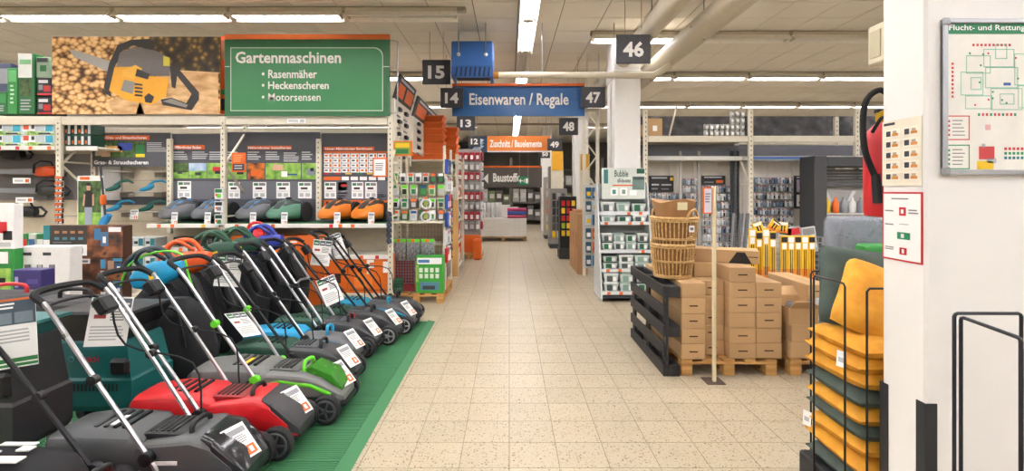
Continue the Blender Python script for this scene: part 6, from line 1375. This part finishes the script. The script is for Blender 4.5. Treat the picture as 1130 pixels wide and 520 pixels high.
# ================================================================ FIRE EXTINGUISHER
ex, ey = 1.85, 2.47; ez = Z_(240, ey); t = thing('fire_extinguisher', 'red fire extinguisher with black hose mounted behind the white pillar', 'fire extinguisher', (ex, ey, ez))
eh = Z_(135, ey)-ez
mb = MB(); mb.lathe([(.03, 0), (.075, .01), (.08, .03), (.08, eh-.1), (.07, eh-.05), (.04, eh-.015), (.025, eh)], RED, 24); obj('cylinder', mb, t)
mb = MB(); mb.lathe([(.025, eh), (.03, eh+.01), (.03, eh+.05), (.015, eh+.06)], mt('#c9a227', .35, .6), 14); obj('valve', mb, t)
mb = MB(); mb.cbox(-.09, .03, -.015, .015, eh+.04, eh+.06, BLACK, .004, RT(0, 0, 0, 0, 6)); obj('lever', mb, t)
mb = MB(); mb.tube(smooth([(0, -.02, eh+.03), (.02, -.03, eh+.1), (-.05, -.05, eh+.15), (-.13, -.06, eh+.08), (-.135, -.06, eh-.12), (-.09, -.07, eh-.27)], 5), .014, GRIP, 10); obj('hose', mb, t)
mb = MB(); mb.tube([(-.087, -.07, eh-.26), (-.075, -.075, eh-.4)], [.018, .024], BLACK, 12); obj('nozzle', mb, t)
mb = MB(); mb.tube(smooth([(-.02, -.03, eh+.02), (-.07, -.075, eh-.0), (-.1, -.065, eh-.06)], 4), .008, GRIP, 8); obj('chain', mb, t)
mb = MB(); mb.box(-.03, .03, -.135, -.08, .18, .2, BLACK); mb.box(.0, .03, -.135, .0, .25, .27, BLACK); obj('wall_bracket', mb, t)
# ================================================================ NOTICES ON THE PILLAR
def side_notice(v0, v1, y0, y1, label, base, rects, frame=None):
    # face looking toward the aisle (-x)
    za, zb = Z_(v1, 2.2), Z_(v0, 2.2); wd = y1-y0; h = zb-za
    t = thing('wall_notice', label, 'notice', (PX-.0006, (y0+y1)/2, za), R(-90), 'notices on the pillar side')
    mb = MB(); mb.box(-wd/2, wd/2, -.003, 0, 0, h, frame or base); obj('sheet', mb, t)
    mb = MB(); mb.prints(-wd/2, wd/2, 0, h, -.003, rects); obj('print', mb, t); return t, wd, h
IV = mt('#e9e0cb', .6)
rc = [(.0, 0, 1, 1, IV)]+[(.05, .93, .35, .97, DGREY, 2)]
for i in range(5):
    for j in range(2):
        x, zz = .08+j*.48, .08+i*.165
        rc += [(x, zz, x+.4, zz+.13, mt('#f2ead8', .6), 2), (x+.04, zz+.02, x+.16, zz+.1, DGREY, 3), (x+.2, zz+.02, x+.36, zz+.06, mt('#d98a3a', .5), 3), (x+.22, zz+.06, x+.32, zz+.1, mt('#b9a58a', .5), 3)]
side_notice(131, 205, 2.105, 2.325, 'cream instruction sheet of fire drill pictures on the pillar side', IV, rc)
rc = [(.035, .025, .965, .975, PAPER), *greek(.25, .88, .85, .92, 1, GREY, 2), (.45, .66, .62, .78, RED, 2), (.5, .69, .57, .75, PAPER, 3), *greek(.68, .68, .92, .76, 2, GREY, 2), *greek(.08, .7, .35, .74, 1, GREY, 2), (.4, .32, .72, .42, mt('#1b8a55', .5), 2), (.5, .34, .58, .4, PAPER, 3), *greek(.08, .5, .35, .54, 1, GREY, 2), *greek(.45, .52, .75, .55, 1, LGREY, 2), (.46, .1, .64, .2, RED, 2), (.52, .12, .58, .18, PAPER, 3), *greek(.08, .14, .35, .2, 2, GREY, 2)]
side_notice(212, 289, 2.1, 2.325, 'red framed emergency sheet with red and green symbols on the pillar side', PAPER, rc, RED)
# escape plan
Ye = PY0-.001; x0, x1, za, zb = X_(1037, Ye), X_(1037, Ye)+.95, Z_(193, Ye), Z_(22, Ye); wd, h = x1-x0, zb-za
t = thing('escape_plan', 'aluminium framed escape plan with green header on the pillar front', 'sign', ((x0+x1)/2, Ye, za)); AL = mt('#b7bbc0', .35, .7)
mb = MB(); mb.box(-wd/2, wd/2, -.012, 0, 0, h, mt('#e9e7de', .5)); obj('backing', mb, t)
for q in ((-wd/2, wd/2, 0, .02), (-wd/2, wd/2, h-.02, h)): mb = MB(); mb.cbox(q[0], q[1], -.022, -.0, q[2], q[3], AL, .004); obj('frame_bar', mb, t)
for q in ((-wd/2, -wd/2+.02), (wd/2-.02, wd/2)): mb = MB(); mb.cbox(q[0], q[1], -.022, -.0, .02, h-.02, AL, .004); obj('frame_bar', mb, t)
for q in ((-wd/2-.004, .0), (-wd/2-.004, h-.03)): mb = MB(); mb.cbox(q[0], q[0]+.035, -.026, -.0, q[1]-.003, q[1]+.033, mt('#9a9ea3', .4, .6), .008); obj('frame_corner', mb, t)
# print area in local coordinates: plan drawn with thin green walls and small symbols
PG = mt('#8cc4a8', .6); PR = mt('#d24a4a', .5); W_ = wd-.05; H_ = h-.05
def L_(u, v): return (X_(u, Ye)-(x0+x1)/2, Z_(v, Ye)-za)
mb = MB(); a, b = L_(1041, 28); mb.box(a, wd/2-.02, -.0135, -.012, L_(0, 38.5)[1], L_(0, 26)[1], mt('#1f7f52', .5)); obj('header_band', mb, t)
lettering('Flucht- und Rettungsplan', L_(1044, 0)[0], L_(1044, 0)[0]+.395, L_(0, 36.5)[1], L_(0, 28.5)[1], PAPER, t, -.0125, .012)
mb = MB()
def ln(u0, v0, u1, v1, m, l=1):
    a, b = L_(u0, v0); c, d = L_(u1, v1); y = -.012-.0006*l; mb.add([(a, y, d), (c, y, d), (c, y, b), (a, y, b)], [(0, 1, 2, 3)], m)
random.seed(3)
for (u0, v0, u1, v1) in ((1057, 80, 1082, 106), (1063, 62, 1090, 82), (1082, 55, 1116, 75), (1084, 75, 1120, 98), (1090, 98, 1125, 122), (1062, 106, 1092, 121), (1116, 60, 1140, 95), (1120, 95, 1150, 120), (1095, 50, 1108, 66), (1068, 86, 1080, 100), (1100, 104, 1116, 116), (1140, 70, 1170, 110)):
    for q in ((u0, v0, u1, v0+.9), (u0, v1-.9, u1, v1), (u0, v0, u0+.9, v1), (u1-.9, v0, u1, v1)): ln(*q, PG)
for i in range(10): ln(1070+i*4.4, 49.3, 1072.5+i*4.4, 52, PR)
for i in range(9): ln(1047, 70+i*4.5, 1049.5, 72.5+i*4.5, PR)
for i in range(10): ln(1076+i*4.4, 125.5, 1078.5+i*4.4, 128.5, PR if i % 3 else mt('#2f9a66', .5))
for i in range(14): u, v = random.uniform(1062, 1124), random.uniform(58, 118); ln(u, v, u+2, v+2, random.choice([PR, mt('#2f9a66', .5), mt('#2f9a66', .5)]), 2)
ln(1104, 92, 1112, 95, mt('#3a6fb5', .5), 2)
obj('floor_plan', mb, t)
mb = MB()
for (v0, v1, m) in ((128, 155, PR), (160, 187, mt('#2f9a66', .5))):
    for q in ((1040, v0, 1067, v0+1.2), (1040, v1-1.2, 1067, v1), (1040, v0, 1041.2, v1), (1065.8, v0, 1067, v1)): ln(*q, m)
    for i in range(5): ln(1048, v0+5+i*4, 1048+random.uniform(8, 15), v0+6+i*4, GREY)
    for i in range(4): ln(1043, v0+5+i*5, 1045.5, v0+7.5+i*5, m)
obj('legend_box', mb, t)
mb = MB()
for q, m in (((1077, 162, 1094, 176), PR), ((1075, 178, 1093, 187), YEL), ((1086, 175, 1096, 180), LGREY), ((1080, 159, 1084, 163), LGREY)): ln(*q, m, 2)
for i in range(5):
    for j in range(3): ln(1105+i*4.5, 163+j*5, 1108+i*4.5, 166+j*5, (PR, mt('#2f9a66', .5), mt('#2f7f8a', .5))[j])
ln(1084, 138, 1090, 144, mt('#e8b6b6', .5))
obj('site_plan', mb, t)
# ================================================================ HOOP STAND IN THE RIGHT FOREGROUND
t = thing('hoop_stand', 'dark metal hoop stand in front of the white pillar', 'stand', (1.8, 1.78, 0)); HM = mt('#303136', .4, .4)
xa, xb, yb_, zt = X_(1053, 1.9)-1.8, X_(1127, 1.9)-1.8, .12, Z_(346, 1.9)
mb = MB(); mb.tube([(xa, yb_, .03), (xa, yb_, zt-.012), (xa+.004, yb_, zt-.004), (xa+.012, yb_, zt), (xb-.012, yb_, zt), (xb-.004, yb_, zt-.004), (xb, yb_, zt-.012), (xb, yb_, .03)], .0065, HM, 10); obj('rear_hoop', mb, t)
xc = X_(1125, 1.62)-1.8
mb = MB(); mb.tube([(xa+.012, yb_-.015, .03), (xa+.012, yb_-.015, zt-.022), (xa+.012, yb_-.018, zt-.014), (xa+.012, yb_-.027, zt-.01), (xc, -.153, zt-.01), (xc, -.162, zt-.014), (xc, -.165, zt-.022), (xc, -.165, .03)], .0065, HM, 10); obj('side_hoop', mb, t)
mb = MB(); mb.cbox(-.2, .3, -.2, .15, 0, .03, HM, .008); obj('base_plate', mb, t)
# ================================================================ SMALL EXTRAS
t = thing('clip_strip', 'strip of white accessory packs hanging on the middle rack post', 'clip strip', (X_(244.5, 6.96), 6.963, Z_(250, 6.96)))
mb = MB(); mb.box(-.012, .012, 0, .004, 0, .55, LGREY); obj('strip', mb, t)
for i, c in enumerate((DKGRN, BLACK, GREEN)):
    mb = MB(); z = .02+i*.18; mb.cbox(-.075, .045, -.05, -.002, z, z+.15, mt('#dfe3df', .4), .006); mb.prints(-.075, .045, z, z+.15, -.05, [(.1, .62, .9, .95, c), (.3, .15, .8, .5, (GREEN, GREY, LIME)[i]), (.15, .3, .4, .5, ORANGE, 2)]); obj('accessory_pack', mb, t)
card('beam_label', .26, .065, PAPER, [(.08, .3, .6, .7, LGREY), (.7, .2, .92, .8, LGREY)], None, (X_(327, 6.975), 6.974, Z_(136, 6.97)), t=.003)
tag(bpy.context.scene.collection.objects[-1], 'white paper label on the rack beam under the green banner', 'label')
t = thing('lime_cable', 'bright lime green cable draped over the light blue leaf vacuum', 'cable', (-2.95, 4.2, 1.0))
mb = MB(); mb.tube(smooth([(-.2, -.16, -.12), (-.12, -.17, .05), (.1, -.17, .15), (.3, -.17, .13), (.36, -.17, -.05), (.42, -.18, -.2)], 5), .008, LIME, 8); obj('cable', mb, t)
mb = MB(); mb.lathe([(.01, -.02), (.018, -.015), (.018, .02), (.01, .03)], BLACK, 10, RT(.43, -.18, -.23, 0, 20)); obj('plug', mb, t)
t = thing('air_vent_box', 'cream wall box high beside the top of the white pillar', 'box', (1.79, 2.42, Z_(72, 2.42)))
mb = MB(); mb.cbox(-.03, .06, -.082, .03, 0, .19, mt('#d9d0b4', .5), .008); obj('casing', mb, t)
mb = MB(); mb.cbox(-.034, -.03, -.06, .01, .03, .16, mt('#bdb394', .5), .001); obj('front_plate', mb, t)
